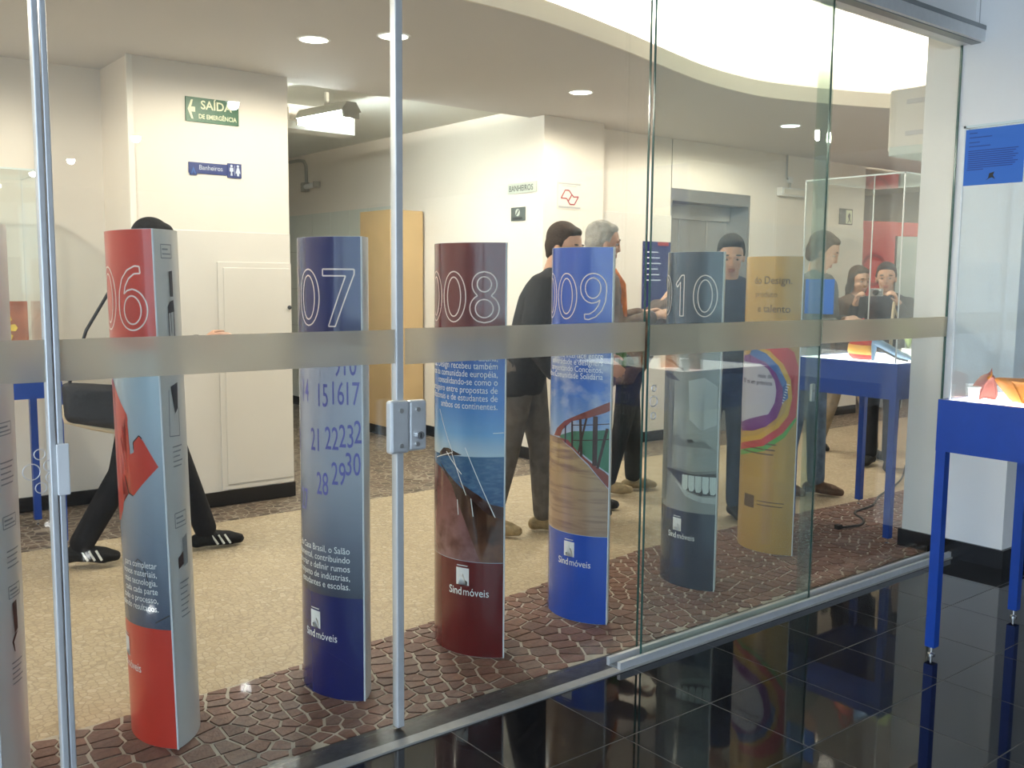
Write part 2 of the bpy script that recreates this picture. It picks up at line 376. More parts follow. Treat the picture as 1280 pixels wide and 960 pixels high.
# ceilings
cp = [(-3, 1.30), (0, 1.24), (1.5, 1.19), (2.685, 1.19), (3.0, 1.205), (3.33, 1.255), (3.93, 1.40), (4.25, 1.49), (4.6, 1.59), (4.97, 1.68), (5.35, 1.725), (5.7, 1.715), (6.2, 1.58), (6.65, 1.41), (7.6, 1.0), (8.8, .5), (10, .1), (13, -.1)]
def smooth_curve(p, n=6):
    out = []
    for i in range(len(p)-1):
        a = p[max(i-1, 0)]; b = p[i]; c = p[i+1]; d = p[min(i+2, len(p)-1)]
        for k in range(n):
            t = k/n
            out.append(tuple(.5*(2*b[q]+(c[q]-a[q])*t+(2*a[q]-5*b[q]+4*c[q]-d[q])*t*t+(3*b[q]-a[q]-3*c[q]+d[q])*t**3) for q in (0, 1)))
    return out+[p[-1]]
cc = smooth_curve(cp)
mb = MB()
for (a, b), (c, d) in zip(cc, cc[1:]):
    mb.add([(a, b, ZC), (c, d, ZC), (c, 3.48, ZC), (a, 3.48, ZC), (a, b, ZC+.02), (c, d, ZC+.02), (c, 3.48, ZC+.02), (a, 3.48, ZC+.02)], [(0, 3, 2, 1), (4, 5, 6, 7), (0, 1, 5, 4)])
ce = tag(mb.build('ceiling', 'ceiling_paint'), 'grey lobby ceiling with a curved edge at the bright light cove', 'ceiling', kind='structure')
box('ceiling_left', 'ceiling_paint', (IN_X0, 3.48, ZC, 1.82, 3.9, ZC+.02), ce)
mb = MB()
for (a, b), (c, d) in zip(cc, cc[1:]):
    mb.add([(a, b-.012, ZC-.002), (c, d-.012, ZC-.002), (c, d, ZC-.002), (a, b, ZC-.002), (a, b-.012, ZC+.10), (c, d-.012, ZC+.10), (c, d, ZC+.10), (a, b, ZC+.10)], [(0, 3, 2, 1), (4, 5, 6, 7), (0, 1, 5, 4), (3, 7, 6, 2)])
mb.build('cove_lip', 'cove_white', ce, smooth=False)
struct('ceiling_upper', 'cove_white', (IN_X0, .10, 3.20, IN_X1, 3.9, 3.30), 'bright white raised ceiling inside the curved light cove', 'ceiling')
struct('wall_sky_block_back', 'column_white', (-3.5, -20.1, 0, IN_X1, -20, 3.4), 'unseen pale end wall added to keep the sky out of the glass reflections', 'wall'); struct('wall_sky_block_right', 'column_white', (IN_X1, -20, 0, IN_X1+.1, -.4, 3.4), 'unseen pale side wall added to keep the sky out of the glass reflections', 'wall'); struct('ceiling_sky_block', 'column_white', (IN_X0-.1, -.3, ZT, IN_X1+.1, 9.1, ZT+.1), 'unseen slab added above the lobby to stop sky light leaking in', 'ceiling')  # unseen walls and slab added to block sky light from reflections and lobby
struct('ceiling_corridor', 'wall_white', (2.82, 3.34, 2.83, 4.97, 9.0, 2.9), 'white ceiling of the corridor to the restrooms', 'ceiling')
struct('ceiling_far', 'wall_cream', (5.6, 3.6, ZC, IN_X1, 9.0, ZC+.06), 'ceiling of the room beyond the elevator wall', 'ceiling')
struct('ceiling_outer', 'column_white', (-3.5, -20, 3.4, IN_X1, -.06, 3.5), 'pale ceiling of the outer hall', 'ceiling')
# cove lamp hidden behind the lip
seg = [p for p in cc if 1.4 < p[0] < 10]
mb = MB()
mb.tube([(x, y+.11, ZC+.055) for x, y in seg], .014, 6)
cl = tag(mb.build('cove_light', 'cove_glow'), 'warm light strip hidden along the curved ceiling cove', 'light')

# ------------------------------------------------------------------ glass front
ZG = 2.70
def pane(name, x0, x1, y, label, m='glass', band=(1.20, 1.305), cat='glass door', z0=.012, th=.008):
    p = empty(name, ((x0+x1)/2, y, 0), label=label, cat=cat); p['kind'] = 'structure'
    w = (x1-x0)/2
    box('glass_pane', m, (-w, -th/2, z0, w, th/2, ZG), p)
    if band: box('frosted_band', 'frost', (-w+.002, -th/2-.0022, band[0], w-.002, -th/2-.0006, band[1]), p)
    return p
d1 = pane('door_1', -.55, .570, 0, 'clear glass door pane with frosted stripe beside the first metal edge profile')
box('edge_profile', 'aluminium', (.556, -.016, .012, .572, .016, ZG), d1, bevel=.003)
d2 = pane('door_2', .598, 1.578, 0, 'glass door with frosted stripe and a lock on its metal edge, in front of the red totem')
box('edge_profile', 'aluminium', (-.503, -.014, .012, -.488, .014, ZG), d2, bevel=.003)
box('edge_profile', 'aluminium', (.482, -.016, .012, .508, .016, ZG), d2, bevel=.003)
d3 = pane('door_3', 1.606, 2.690, 0, 'glass pane with frosted stripe in front of the maroon and bright blue totems', band=(1.195, 1.308))
box('glass_edge', 'glass_edge', (.539, -.0042, .012, .5425, .0042, ZG), d3)
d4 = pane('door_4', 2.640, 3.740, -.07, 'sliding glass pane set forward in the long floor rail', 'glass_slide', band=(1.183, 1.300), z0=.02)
box('glass_edge', 'glass_edge', (-.5530, -.0042, .02, -.550, .0042, ZG), d4); box('glass_edge', 'glass_edge', (.550, -.0042, .02, .5530, .0042, ZG), d4)
w5 = pane('window_5', 3.76, 4.995, 0, 'fixed glass pane with frosted stripe beside the white column', band=(1.185, 1.290), cat='glass pane')
box('glass_edge', 'glass_edge', (.612, -.006, .012, .6165, .006, ZG), w5)
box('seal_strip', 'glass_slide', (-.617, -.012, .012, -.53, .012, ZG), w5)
# fittings
lk = empty('door_lock', (1.600, -.012, 1.003), label='grey metal lock case on the door edge with keyhole and screws', cat='door lock')
box('lock_half', 'aluminium', (-.069, -.034, -.083, -.001, 0, .083), lk, bevel=.008); box('lock_half', 'aluminium', (.001, -.030, -.080, .066, 0, .080), lk, bevel=.008)
for x, z in [(-.032, .052), (-.032, -.058), (.030, .052), (.028, -.058)]:
    MB().tube([(x, -.038, z), (x, -.028, z)], .0075, 10).build('screw', 'steel', lk, smooth=False)
kc = MB().tube([(.036, -.042, -.030), (.036, -.028, -.030)], .013, 14).build('key_cylinder', 'silver', lk)
box('key_slot', 'black_print', (.034, -.0432, -.038, .038, -.040, -.022), kc)
sp_ = empty('strike_plate', (.594, -.018, .98), label='pale strike plate on the metal profile beside four round glass fittings', cat='strike plate')
box('plate', 'white_plastic', (-.014, -.006, -.065, .016, .002, .065), sp_, bevel=.003)
for x, z, r in [(-.05, .042, .013), (-.07, .0, .020), (-.028, .012, .014), (-.05, -.042, .013), (-.026, -.018, .012)]:
    mb = MB(); mb.tube([(x+r*math.cos(t), .006, z+r*math.sin(t)) for t in [2*math.pi*k/16 for k in range(17)]], .0014, 6, cap=False); mb.build('fitting_ring', 'aluminium', sp_)
s3 = empty('glass_fitting', (2.66, -.079, 1.0), label='round holes and clip on the edge of the sliding glass pane', cat='glass fitting')
for z, r in [(.06, .012), (.01, .020), (-.045, .013)]:
    mb = MB(); mb.tube([(r*math.cos(t)+.006, .0, z+r*math.sin(t)) for t in [2*math.pi*k/16 for k in range(17)]], .0024, 6, cap=False); mb.build('fitting_ring', 'aluminium', s3)
s4 = empty('glass_clip', (3.775, -.015, .965), label='small clear clip on the fixed pane in front of the blue table', cat='clip')
box('clip_body', 'aluminium', (-.012, -.012, -.04, .014, .002, .04), s4, bevel=.004); MB().tube([(0, -.016, .01), (0, -.01, .01)], .006, 10).build('clip_screw', 'steel', s4)
# header rail and floor rail
hr = empty('trim_3', (1.0, 0, 2.70), label='grey metal header rail holding the glass front', cat='header rail'); hr['kind'] = 'structure'
box('rail_body', 'aluminium', (-4, -.115, -.012, 4.0, .03, .066), hr); box('rail_groove', 'aluminium_dark', (-4, -.095, -.016, 4.0, -.045, -.011), hr); box('rail_lip', 'aluminium_dark', (-4, -.118, .045, 4.0, -.113, .066), hr)
fr = empty('trim_4', (2.49, 0, 0), label='raised aluminium floor rail of the sliding glass pane', cat='floor rail'); fr['kind'] = 'structure'
box('rail_front', 'aluminium', (0, -.108, .0, 2.49, -.092, .034), fr); box('rail_back', 'aluminium', (0, -.050, .0, 2.49, -.034, .036), fr); box('rail_base', 'aluminium_dark', (0, -.094, .0, 2.49, -.048, .012), fr)

# ------------------------------------------------------------------ downlights
def downlight(x, y, z, label, glow, power, colr, r=.075, group=None, ang=3.10, name='ceiling_downlight', lname='lamp'):
    t = empty(name, (x, y, z), label=label, cat='downlight', group=group)
    mb = MB(); n = 24
    for k in range(n):
        a, b = 2*math.pi*k/n, 2*math.pi*(k+1)/n
        mb.add([(r*math.cos(a), r*math.sin(a), -.006), (r*math.cos(b), r*math.sin(b), -.006), ((r+.018)*math.cos(b), (r+.018)*math.sin(b), 0), ((r+.018)*math.cos(a), (r+.018)*math.sin(a), 0)], [(0, 1, 2, 3), (3, 2, 1, 0)])
    mb.build('trim_ring', 'white_plastic', t)
    MB().lathe([(r, -.004), (r*.7, -.007), (r*.05, -.008)], 20).build('lamp_disc', glow, t)
    l = bpy.data.lights.new(lname, 'SPOT'); l.energy = power; l.color = colr; l.spot_size = ang; l.spot_blend = .25; l.shadow_soft_size = .06
    lo = bpy.data.objects.new(lname, l); COL.objects.link(lo); lo.parent = t; lo.location = (0, 0, -.03)
    return t
G = 'downlights in the lobby ceiling'
downlight(2.49, 2.315, ZC, 'lit round downlight in the grey ceiling in front of the exit-sign wall', 'lamp_glow', P_DOWN*.5, WARM, group=G)
downlight(2.784, 1.972, ZC, 'lit round downlight in the grey ceiling, the nearer of the close pair', 'lamp_glow', P_DOWN*.5, WARM, group=G)
downlight(4.566, 2.441, ZC, 'lit round downlight in the grey ceiling before the restroom pillar', 'lamp_glow', P_DOWN, WARM, group=G)
downlight(6.819, 2.348, ZC, 'lit round downlight in the grey ceiling before the elevator', 'lamp_glow_cool', P_DOWN, WARM, group=G)
# the lobby row runs on at the same spacing past both ends of the picture
for x, y, w_, lb in [(.35, 2.33, 'left', 'lobby downlight one step left of the exit-sign wall lamp'), (-1.80, 2.33, 'far_left', 'lobby downlight two steps left of the exit-sign wall lamp'), (11.5, 2.2, 'right', 'lobby downlight right of the red boards')]:
    downlight(x, y, ZC, lb, 'lamp_glow', P_DOWN, WARM, group=G, name='ceiling_downlight_%s_offscreen' % w_, lname='lamp_lobby_%s_offscreen' % w_)
# the outer hall row, seen in the photograph as reflections in the glass
for y, w_ in ((-7.9, 'near'), (-11.3, 'middle'), (-14.7, 'far'), (-17.4, 'last')):
    downlight(4.35, y, 3.4, 'cool downlight in a row along the outer hall ceiling', 'lamp_glow_cool', P_OUT, (1, 1, 1), group='outer hall downlights', name='hall_downlight_%s_offscreen' % w_, lname='lamp_hall_%s_offscreen' % w_)

# ------------------------------------------------------------------ totems
TA = .20; TPHI = math.radians(55); TR = TA/math.sin(TPHI); TL = 2*TPHI*TR; TH = 1.60
def wrap(X, Z, off=0.0):
    """X<0: printed face left of the near edge, X>0: white face right of it; arc length from the near edge"""
    s = abs(X); al = TPHI-s/TR; rr = TR+off
    x = TR*math.cos(TPHI)-rr*math.cos(al); y = -rr*math.sin(al)
    return (x if X < 0 else -x, y, Z)
def wpanel(name, m, parent, X0, X1, Z0, Z1, off):
    n = max(2, int(abs(X1-X0)/.02)+1); mb = MB()
    vs = [wrap(X0+(X1-X0)*i/n, z, off) for i in range(n+1) for z in (Z0, Z1)]
    fs = [(2*i, 2*i+2, 2*i+3, 2*i+1) for i in range(n)]
    mb.add(vs, fs); return mb.build(name, m, parent, smooth=True)
def wpoly(name, m, parent, polys, off, smooth=True):
    bm = bmesh.new()
    for poly in polys:
        bm.faces.new([bm.verts.new((x, 0, z)) for x, z in poly])
    bmesh.ops.triangulate(bm, faces=bm.faces[:])
    xs = [v.co.x for v in bm.verts]; x = math.floor(min(xs)/.02)*.02
    while x < max(xs):
        bmesh.ops.bisect_plane(bm, geom=bm.verts[:]+bm.edges[:]+bm.faces[:], plane_co=(x, 0, 0), plane_no=(1, 0, 0)); x += .02
    for v in bm.verts: v.co = wrap(v.co.x, v.co.z, off)
    me = bpy.data.meshes.new(name); bm.to_mesh(me); bm.free()
    return link(name, me, m, parent, smooth)
def wtext(name, m, parent, lines, size, X, Z, off=.0022, lead=1.25, align='RIGHT', xs=.86, outline=0.0, bold=0.0):
    mb = MB()
    for i, t in enumerate(lines):
        if not t: continue
        v, f = text_geo(t, size, outline, align, xs, bold)
        vs = []
        for x, y, z in v:
            xx = X+x
            if X < 0: xx = max(-TL+.002, min(-.0005, xx))
            vs.append(wrap(xx, Z-i*size*lead+y, off+z))
        mb.add(vs, f)
    return mb.build(name, m, parent)
def wline(name, m, parent, pts, w, off):
    """printed line of width w through points"""
    polys = []
    for (x0, z0), (x1, z1) in zip(pts, pts[1:]):
        dx, dz = x1-x0, z1-z0; l = math.hypot(dx, dz) or 1; nx, nz = -dz/l*w/2, dx/l*w/2
        polys.append([(x0+nx, z0+nz), (x0-nx, z0-nz), (x1-nx, z1-nz), (x1+nx, z1+nz)])
    return wpoly(name, m, parent, polys, off)
mat('print_red', (.62, .050, .032), .3, coat=.3, var=.03); mat('print_navy', (.012, .018, .13), .22, coat=.4, var=.03)
mat('print_maroon', (.14, .014, .016), .22, coat=.4, var=.04); mat('print_blue', (.018, .085, .50), .25, coat=.4, var=.03)
mat('print_slate', (.020, .030, .060), .22, coat=.4, var=.04); mat('print_gold', (.50, .31, .085), .32, coat=.3, var=.05)
mat('print_mid_blue', (.02, .12, .42), .3, coat=.3)
mat('ink_pink', (.88, .74, .70), .4); mat('ink_white', (.86, .88, .90), .4); mat('ink_violet', (.13, .13, .42), .4); mat('ink_black', (.015, .015, .02), .4)
mat('ink_grey', (.30, .33, .36), .5); mat('ink_brown', (.12, .07, .03), .5); mat('ink_faint', (.62, .64, .68), .4)
zgrad('sky_slate', [(.385, (.07, .09, .14)), (.6, (.17, .21, .28)), (.85, (.33, .39, .46)), (1.25, (.46, .62, .74))])
zgrad('sky_grey', [(.37, (.055, .065, .10)), (.55, (.15, .17, .23)), (.8, (.36, .39, .46)), (1.2, (.42, .44, .55))])
zgrad('sky_blue', [(.80, (.48, .62, .74)), (.88, (.16, .38, .70)), (1.0, (.04, .19, .58)), (1.25, (.012, .075, .40))])
zgrad('sky_cloud', [(.70, (.50, .58, .70)), (.85, (.22, .36, .64)), (1.0, (.06, .17, .54)), (1.25, (.02, .075, .42))], nscale=6, ncol=(.52, .57, .68), stretch=(1, 1, 1.6))
zgrad('sea', [(.38, (.02, .05, .12)), (.62, (.02, .075, .20)), (.80, (.03, .12, .27))], nscale=30, ncol=(.07, .17, .30), stretch=(1, 1, 3))
zgrad('deck_maroon', [(.38, (.30, .16, .16)), (.55, (.24, .10, .10)), (.75, (.14, .05, .045))], nscale=14, ncol=(.12, .04, .035))
zgrad('deck_dark', [(.38, (.20, .09, .055)), (.55, (.10, .045, .03)), (.75, (.04, .02, .02))], nscale=12, ncol=(.05, .025, .02))
zgrad('planks', [(.38, (.40, .27, .19)), (.55, (.42, .28, .18)), (.78, (.52, .37, .19))], nscale=9, ncol=(.27, .17, .12), stretch=(.6, .6, 6))
mat('rail_red', (.24, .055, .04), .35, var=.15); mat('rail_dark', (.05, .018, .015), .4); mat('picture_green', (.06, .20, .12), .4, var=.2)
zgrad('skin_print', [(.38, (.26, .27, .27)), (.55, (.31, .33, .32)), (.85, (.36, .39, .38)), (1.2, (.25, .26, .25))], nscale=5, ncol=(.25, .27, .27))
mat('face_dark', (.05, .05, .055), .4); mat('face_mid', (.17, .18, .18), .4, var=.1); mat('face_light', (.45, .49, .49), .4, var=.05); mat('teeth', (.62, .70, .70), .35, var=.04)
mat('ring_purple', (.16, .03, .22), .35); mat('ring_blue', (.05, .14, .42), .35); mat('ring_yellow', (.62, .38, .05), .35); mat('ring_red', (.55, .06, .07), .35); mat('ring_green', (.12, .40, .09), .35); mat('print_lilac', (.50, .50, .62), .4)
mat('edge_line', (.72, .76, .82), .4)

def ell(cx, cz, a, b, n=28): return [(cx+a*math.cos(2*math.pi*k/n), cz+b*math.sin(2*math.pi*k/n)) for k in range(n+1)]
def digit_lines(d):
    """closed contours of one outlined numeral, box .115 wide, .190 tall"""
    if d == '0': return [ell(.0575, .095, .0565, .095), ell(.0575, .095, .034, .074)]
    if d == '1': return [[(.022, .148), (.062, .190), (.078, .190), (.078, 0), (.055, 0), (.055, .158), (.034, .134), (.022, .148)]]
    if d == '7': return [[(0, .190), (.115, .190), (.115, .174), (.048, 0), (.022, 0), (.086, .168), (0, .168), (0, .190)]]
    if d == '8':
        rt_ = []
        for k in range(41):
            z = .190*k/40; w = 0
            for cz, a, b in ((.053, .056, .053), (.142, .047, .048)):
                q = 1-((z-cz)/b)**2
                if q > 0: w = max(w, a*math.sqrt(q))
            rt_.append((w, z))
        return [[(.0575+w, z) for w, z in rt_]+[(.0575-w, z) for w, z in rt_[::-1]], ell(.0575, .053, .034, .034), ell(.0575, .143, .027, .028)]
    if d == '6':
        top = [(.002, .075), (.006, .115), (.020, .152), (.045, .178), (.075, .190), (.092, .188), (.094, .168), (.072, .167), (.050, .153), (.034, .130), (.028, .108), (.042, .118), (.062, .122)]
        bowl = [(.0575+.0555*math.cos(a), .061+.061*math.sin(a)) for a in [math.radians(80-10*k) for k in range(26)]]
        return [top+bowl+[top[0]], ell(.0585, .060, .033, .042)]
    if d == '9': return [[(.115-x, .190-z) for x, z in c] for c in digit_lines('6')]
def number(t, digits, ink):
    for i, d in enumerate(reversed(digits)):
        x0 = -.022-.117-i*.130
        for c in digit_lines(d):
            pts = [(max(x0+x, -TL+.004), 1.302+z) for x, z in c]
            wline('number', ink, t, pts, .0048, .0018)
def totem(tip, gamma_deg, label, top, low, pict=None, digits=None, zt=1.24, zl=.385, inkd='ink_pink'):
    g = math.radians(gamma_deg); ax = Vector((math.sin(g), math.cos(g)))
    c = Vector(tip)+ax*TA
    t = empty('exhibition_totem', (c.x, c.y, 0), -g, label, 'totem', 'numbered totems in a row behind the glass')
    n = 16; ring = [wrap(-TL*i/n, 0) for i in range(n)]+[wrap(TL*(1-i/n), 0) for i in range(n)]
    ring = [(x, y) for x, y, z in ring]
    MB().prism(ring, .004, TH).build('body', 'totem_white', t, smooth=False)
    for p in t.children[0].data.polygons:
        p.use_smooth = abs(p.normal.z) < .5
    b = t.children[0].modifiers.new('edge', 'EDGE_SPLIT'); b.split_angle = math.radians(40)
    MB().tube([(0, -TA-.001, .004), (0, -TA-.001, TH)], .0035, 6).build('edge_strip', 'edge_line', t)
    e = -TL+.001
    wpanel('top_panel', top, t, e, -.001, zt, TH-.001, .0008)
    if pict: wpanel('picture_panel', pict, t, e, -.001, zl, zt, .0008)
    wpanel('base_panel', low, t, e, -.001, .005, zl, .0008)
    if digits: number(t, digits, inkd)
    return t
def logo(t, s=.19, z=.275, k=1.0):
    a = .026*k
    wpoly('logo_portal', 'ink_white', t, [[(-s-a, z), (-s-a, z+.062*k), (-s+a, z+.062*k), (-s+a, z), (-s+a*.72, z), (-s+a*.72, z+.030*k), (-s+a*.1, z+.036*k), (-s, z+.046*k), (-s-a*.3, z+.046*k), (-s-a*.3, z+.030*k), (-s-a*.62, z+.026*k), (-s-a*.62, z)]], .002)
    wline('logo_rule', 'ink_faint', t, [(-s-a*.9, z+.070*k), (-s+a*.8, z+.070*k)], .004, .002)
    wtext('logo_word', 'ink_white', t, ['Sind'], .040*k, -s-.002, z-.036*k, .002, bold=.012)
    wtext('logo_word', 'ink_white', t, ['móveis'], .040*k, -s+.002, z-.036*k, .002, align='LEFT')
def scribble_block(t, X0, X1, zs, m='ink_grey', w=.004):
    for i, z in enumerate(zs):
        x1 = X1-(i % 3)*.008
        wline('caption_line', m, t, [(X0, z), (x1, z)], w, .0012)
def frame_caption(t, X0, X1, z, h=.034):
    wline('caption_frame', 'ink_grey', t, [(X0, z), (X1, z), (X1, z-h), (X0, z-h), (X0, z)], .003, .0012)
    wline('caption_line', 'ink_grey', t, [(X0+.006, z-h*.35), (X1-.02, z-h*.35)], .005, .0012); wline('caption_line', 'ink_grey', t, [(X0+.006, z-h*.7), (X1-.006, z-h*.7)], .004, .0012)

# totem at the frame's left edge: white side with drawings
t5 = totem((.475, .285), 9.7-8, 'white totem with furniture drawings and a blue base beside the first glass door', 'print_mid_blue', 'print_mid_blue', 'sky_blue')
frame_caption(t5, .045, .115, 1.06); scribble_block(t5, .05, .12, [.95, .935, .92, .905, .89]); frame_caption(t5, .05, .12, .80)
scribble_block(t5, .06, .13, [.70, .685, .67, .655]); frame_caption(t5, .06, .125, .60)
wpoly('chair_drawing', 'rail_dark', t5, [[(.075, .55), (.098, .555), (.10, .47), (.08, .46)], [(.08, .46), (.065, .44), (.075, .44), (.10, .465)], [(.066, .44), (.076, .41), (.08, .41), (.074, .44)]], .0012)
scribble_block(t5, .06, .12, [.38, .365, .35, .335, .32])
# 006
t6 = totem((.965, .290), 18.6-10, 'red totem numbered 006 with a puzzle-piece picture and white side', 'print_red', 'print_red', 'sky_slate', '006')
t6.rotation_mode = 'QUATERNION'; t6.rotation_quaternion = (Matrix.Rotation(-.020, 3, Vector((.623, .782, 0))) @ Matrix.Rotation(-math.radians(18.6-10), 3, 'Z')).to_quaternion()
P = lambda pts: [(-x, z) for x, z in pts]
wpoly('puzzle_picture', 'print_red', t6, [[(-.30, 1.17), (-.22, 1.145), (-.131, 1.046), (-.127, 1.029), (-.139, 1.012), (-.170, .998), (-.182, .969), (-.157, .933), (-.127, .923), (-.106, .932), (-.106, .962), (-.081, .982), (-.065, .968), (-.017, .892), (-.117, .798), (-.140, .804), (-.150, .832), (-.162, .856), (-.190, .863), (-.215, .845), (-.218, .81), (-.208, .785), (-.182, .766), (-.190, .742), (-.22, .705), (-.30, .69)]], .0014)
wline('puzzle_shadow', 'ink_black', t6, [(-.106, .940), (-.107, .962), (-.081, .985), (-.070, .976)], .004, .0016); wline('puzzle_shadow', 'ink_black', t6, [(-.160, .854), (-.151, .832), (-.142, .803), (-.119, .796)], .004, .0016)
wline('drawn_curve', 'ink_black', t6, P([(.135, .545), (.130, .585), (.115, .600), (.095, .590), (.078, .545), (.072, .515)]), .004, .0016)
wline('drawn_curve', 'ink_black', t6, P([(.055, .405), (.005, .432)]), .004, .0016)
wtext('printed_text', 'ink_white', t6, ['para completar', 'novos materiais,', 'mais tecnologia.', 'cada cada parte', 'todo o processo,', 'valendo resultados.'], .029, -.040, .575, .0022, lead=.93)
logo(t6, .225, .27)
frame_caption(t6, .030, .085, 1.555, .04); wpoly('chair_drawing', 'ink_black', t6, [[(.064, 1.475), (.085, 1.478), (.085, 1.40), (.066, 1.40)], [(.050, 1.37), (.062, 1.385), (.085, 1.39), (.088, 1.355), (.052, 1.35)], [(.050, 1.355), (.054, 1.355), (.055, 1.27), (.051, 1.27)], [(.064, 1.355), (.067, 1.355), (.067, 1.29), (.065, 1.29)], [(.082, 1.355), (.086, 1.355), (.086, 1.26), (.082, 1.26)]], .0012)
scribble_block(t6, .035, .095, [1.245, 1.23, 1.215, 1.20])
wpoly('chair_drawing', 'ink_black', t6, [[(.045, 1.13), (.085, 1.14), (.08, 1.06), (.062, 1.045)]], .0012); wline('chair_line', 'ink_grey', t6, [(.035, 1.12), (.03, .98), (.085, .975), (.085, 1.06)], .003, .0012)
scribble_block(t6, .04, .095, [.945, .93, .915, .90, .885]); frame_caption(t6, .035, .10, .74, .045)
wpoly('table_drawing', 'ink_grey', t6, [[(.068, .655), (.10, .665), (.10, .57), (.072, .565)]], .0012); wpoly('table_drawing', 'rail_dark', t6, [[(.042, .60), (.070, .615), (.070, .575), (.042, .565)]], .0014)
scribble_block(t6, .045, .10, [.52, .502, .484, .466, .448, .43, .412])
# 007
t7 = totem((1.596, .243), 0, 'navy totem numbered 007 with a calendar picture', 'print_navy', 'print_navy', 'sky_grey', '007', zl=.37, inkd='ink_pink')
for d, x, z in [('9', -.085, 1.135), ('10', -.045, 1.14), ('14', -.245, 1.04), ('15', -.148, 1.03), ('16', -.088, 1.04), ('17', -.036, 1.04), ('20', -.33, .86), ('21', -.182, .875), ('22', -.11, .885), ('23', -.055, .895),
                ('2', -.016, .91), ('27', -.262, .655), ('28', -.152, .725), ('29', -.085, .765), ('30', -.034, .80)]:
    wtext('calendar_day', 'ink_violet', t7, [d], .112, x, z, .0016, xs=.50, align='CENTER', bold=.004)
wtext('printed_text', 'ink_white', t7, ['da Casa Brasil, o Salão', 'fundamental, contribuindo', 'para criar e definir rumos', 'num conjunto de indústrias,', 'estudantes e escolas.'], .033, -.046, .525, .0022, lead=.95)
logo(t7, .195, .245)
# 008
t8 = totem((2.216, .258), 38-44, 'maroon totem numbered 008 with a sailing boat picture', 'print_maroon', 'print_maroon', 'sky_blue', '008', zl=.38)
e = -TL+.002
wpoly('sea_picture', 'sea', t8, [[(e, .78), (e, .382), (-.002, .382), (-.002, .795)]], .0013)
wpoly('coast_picture', 'deck_dark', t8, [P([(.30, .79), (.27, .812), (.24, .815), (.20, .80), (.17, .795), (.30, .775)])], .0015)
wpoly('boat_deck', 'deck_maroon', t8, [P([(.462, .76), (.28, .73), (.22, .68), (.15, .55), (.085, .40), (.09, .382), (.462, .382)])], .0016)
wpoly('boat_side', 'deck_dark', t8, [P([(.30, .755), (.22, .70), (.16, .66), (.09, .615), (.003, .575), (.003, .382), (.09, .382), (.16, .55), (.22, .675)])], .0018)
wpoly('boat_side', 'rail_dark', t8, [P([(.19, .695), (.10, .645), (.05, .61), (.003, .60), (.003, .55), (.06, .57), (.12, .62)])], .0019)
for a, b in [((.25, .80), (.17, .72)), ((.22, .80), (.15, .64)), ((.155, .825), (.035, .56)), ((.30, .96), (.215, .80)), ((.33, .765), (.215, .80)), ((.13, .63), (.12, .56)), ((.19, .62), (.185, .56))]:
    wline('rigging', 'ink_white', t8, P([a, b]), .003, .0021)
wline('sky_streak', 'ink_white', t8, P([(.045, .885), (.005, .887)]), .003, .0016)
wtext('printed_text', 'ink_white', t8, ['na América Latina,', 'o Salão Design recebeu também', 'projetos da comunidade européia,', 'consolidando-se como o', 'mensageiro entre propostas de', 'profissionais e de estudantes de', 'ambos os continentes.'], .036, -.028, 1.158, .0022, lead=.85, xs=.80)
logo(t8, .165, .285, 1.1)
# 009
t9 = totem((2.786, .274), 44.4-40, 'bright blue totem numbered 009 with a boardwalk picture', 'print_blue', 'print_blue', 'sky_cloud', '009', zl=.385)
wpoly('land_picture', 'picture_green', t9, [[(-.25, .80), (-.16, .83), (-.002, .845), (-.002, .66), (-.12, .74)]], .0013)
wpoly('boardwalk', 'planks', t9, [[(-TL+.004, .785), (-.281, .793), (-.24, .79), (-.166, .753), (-.088, .688), (-.018, .611), (-.002, .59), (-.002, .387), (-TL+.004, .387)]], .0015)
wpoly('bridge_rail', 'rail_red', t9, [[(-.292, .795), (-.264, .83), (-.213, .867), (-.12, .91), (-.025, .953), (-.002, .962), (-.002, .925), (-.024, .915), (-.092, .891), (-.168, .872), (-.226, .827), (-.239, .799)]], .0018)
wpoly('bridge_rail', 'rail_red', t9, [[(-.247, .793), (-.166, .757), (-.089, .696), (-.018, .613), (-.002, .595), (-.002, .65), (-.019, .666), (-.071, .698), (-.135, .743), (-.188, .789)]], .0018)
for a, b, w in [((-.205, .85), (-.205, .775), .008), ((-.168, .872), (-.166, .76), .009), ((-.128, .884), (-.121, .725), .012), ((-.10, .89), (-.135, .74), .009), ((-.062, .90), (-.062, .69), .020), ((-.012, .85), (-.05, .68), .012)]:
    wline('bridge_post', 'rail_dark', t9, [a, b], w, .0020)
for z in (.865, .80): wline('bridge_wire', 'rail_dark', t9, [(-.17, z-.01), (-.002, z+.005)], .004, .0019)
wtext('printed_text', 'ink_white', t9, ['na interface entre', 'universidade e designers', 'apresentando Conceitos,', 'Arte e Comunidade Solidária'], .036, -.034, 1.140, .0022, lead=.80, xs=.80)
logo(t9, .175, .285, 1.05)
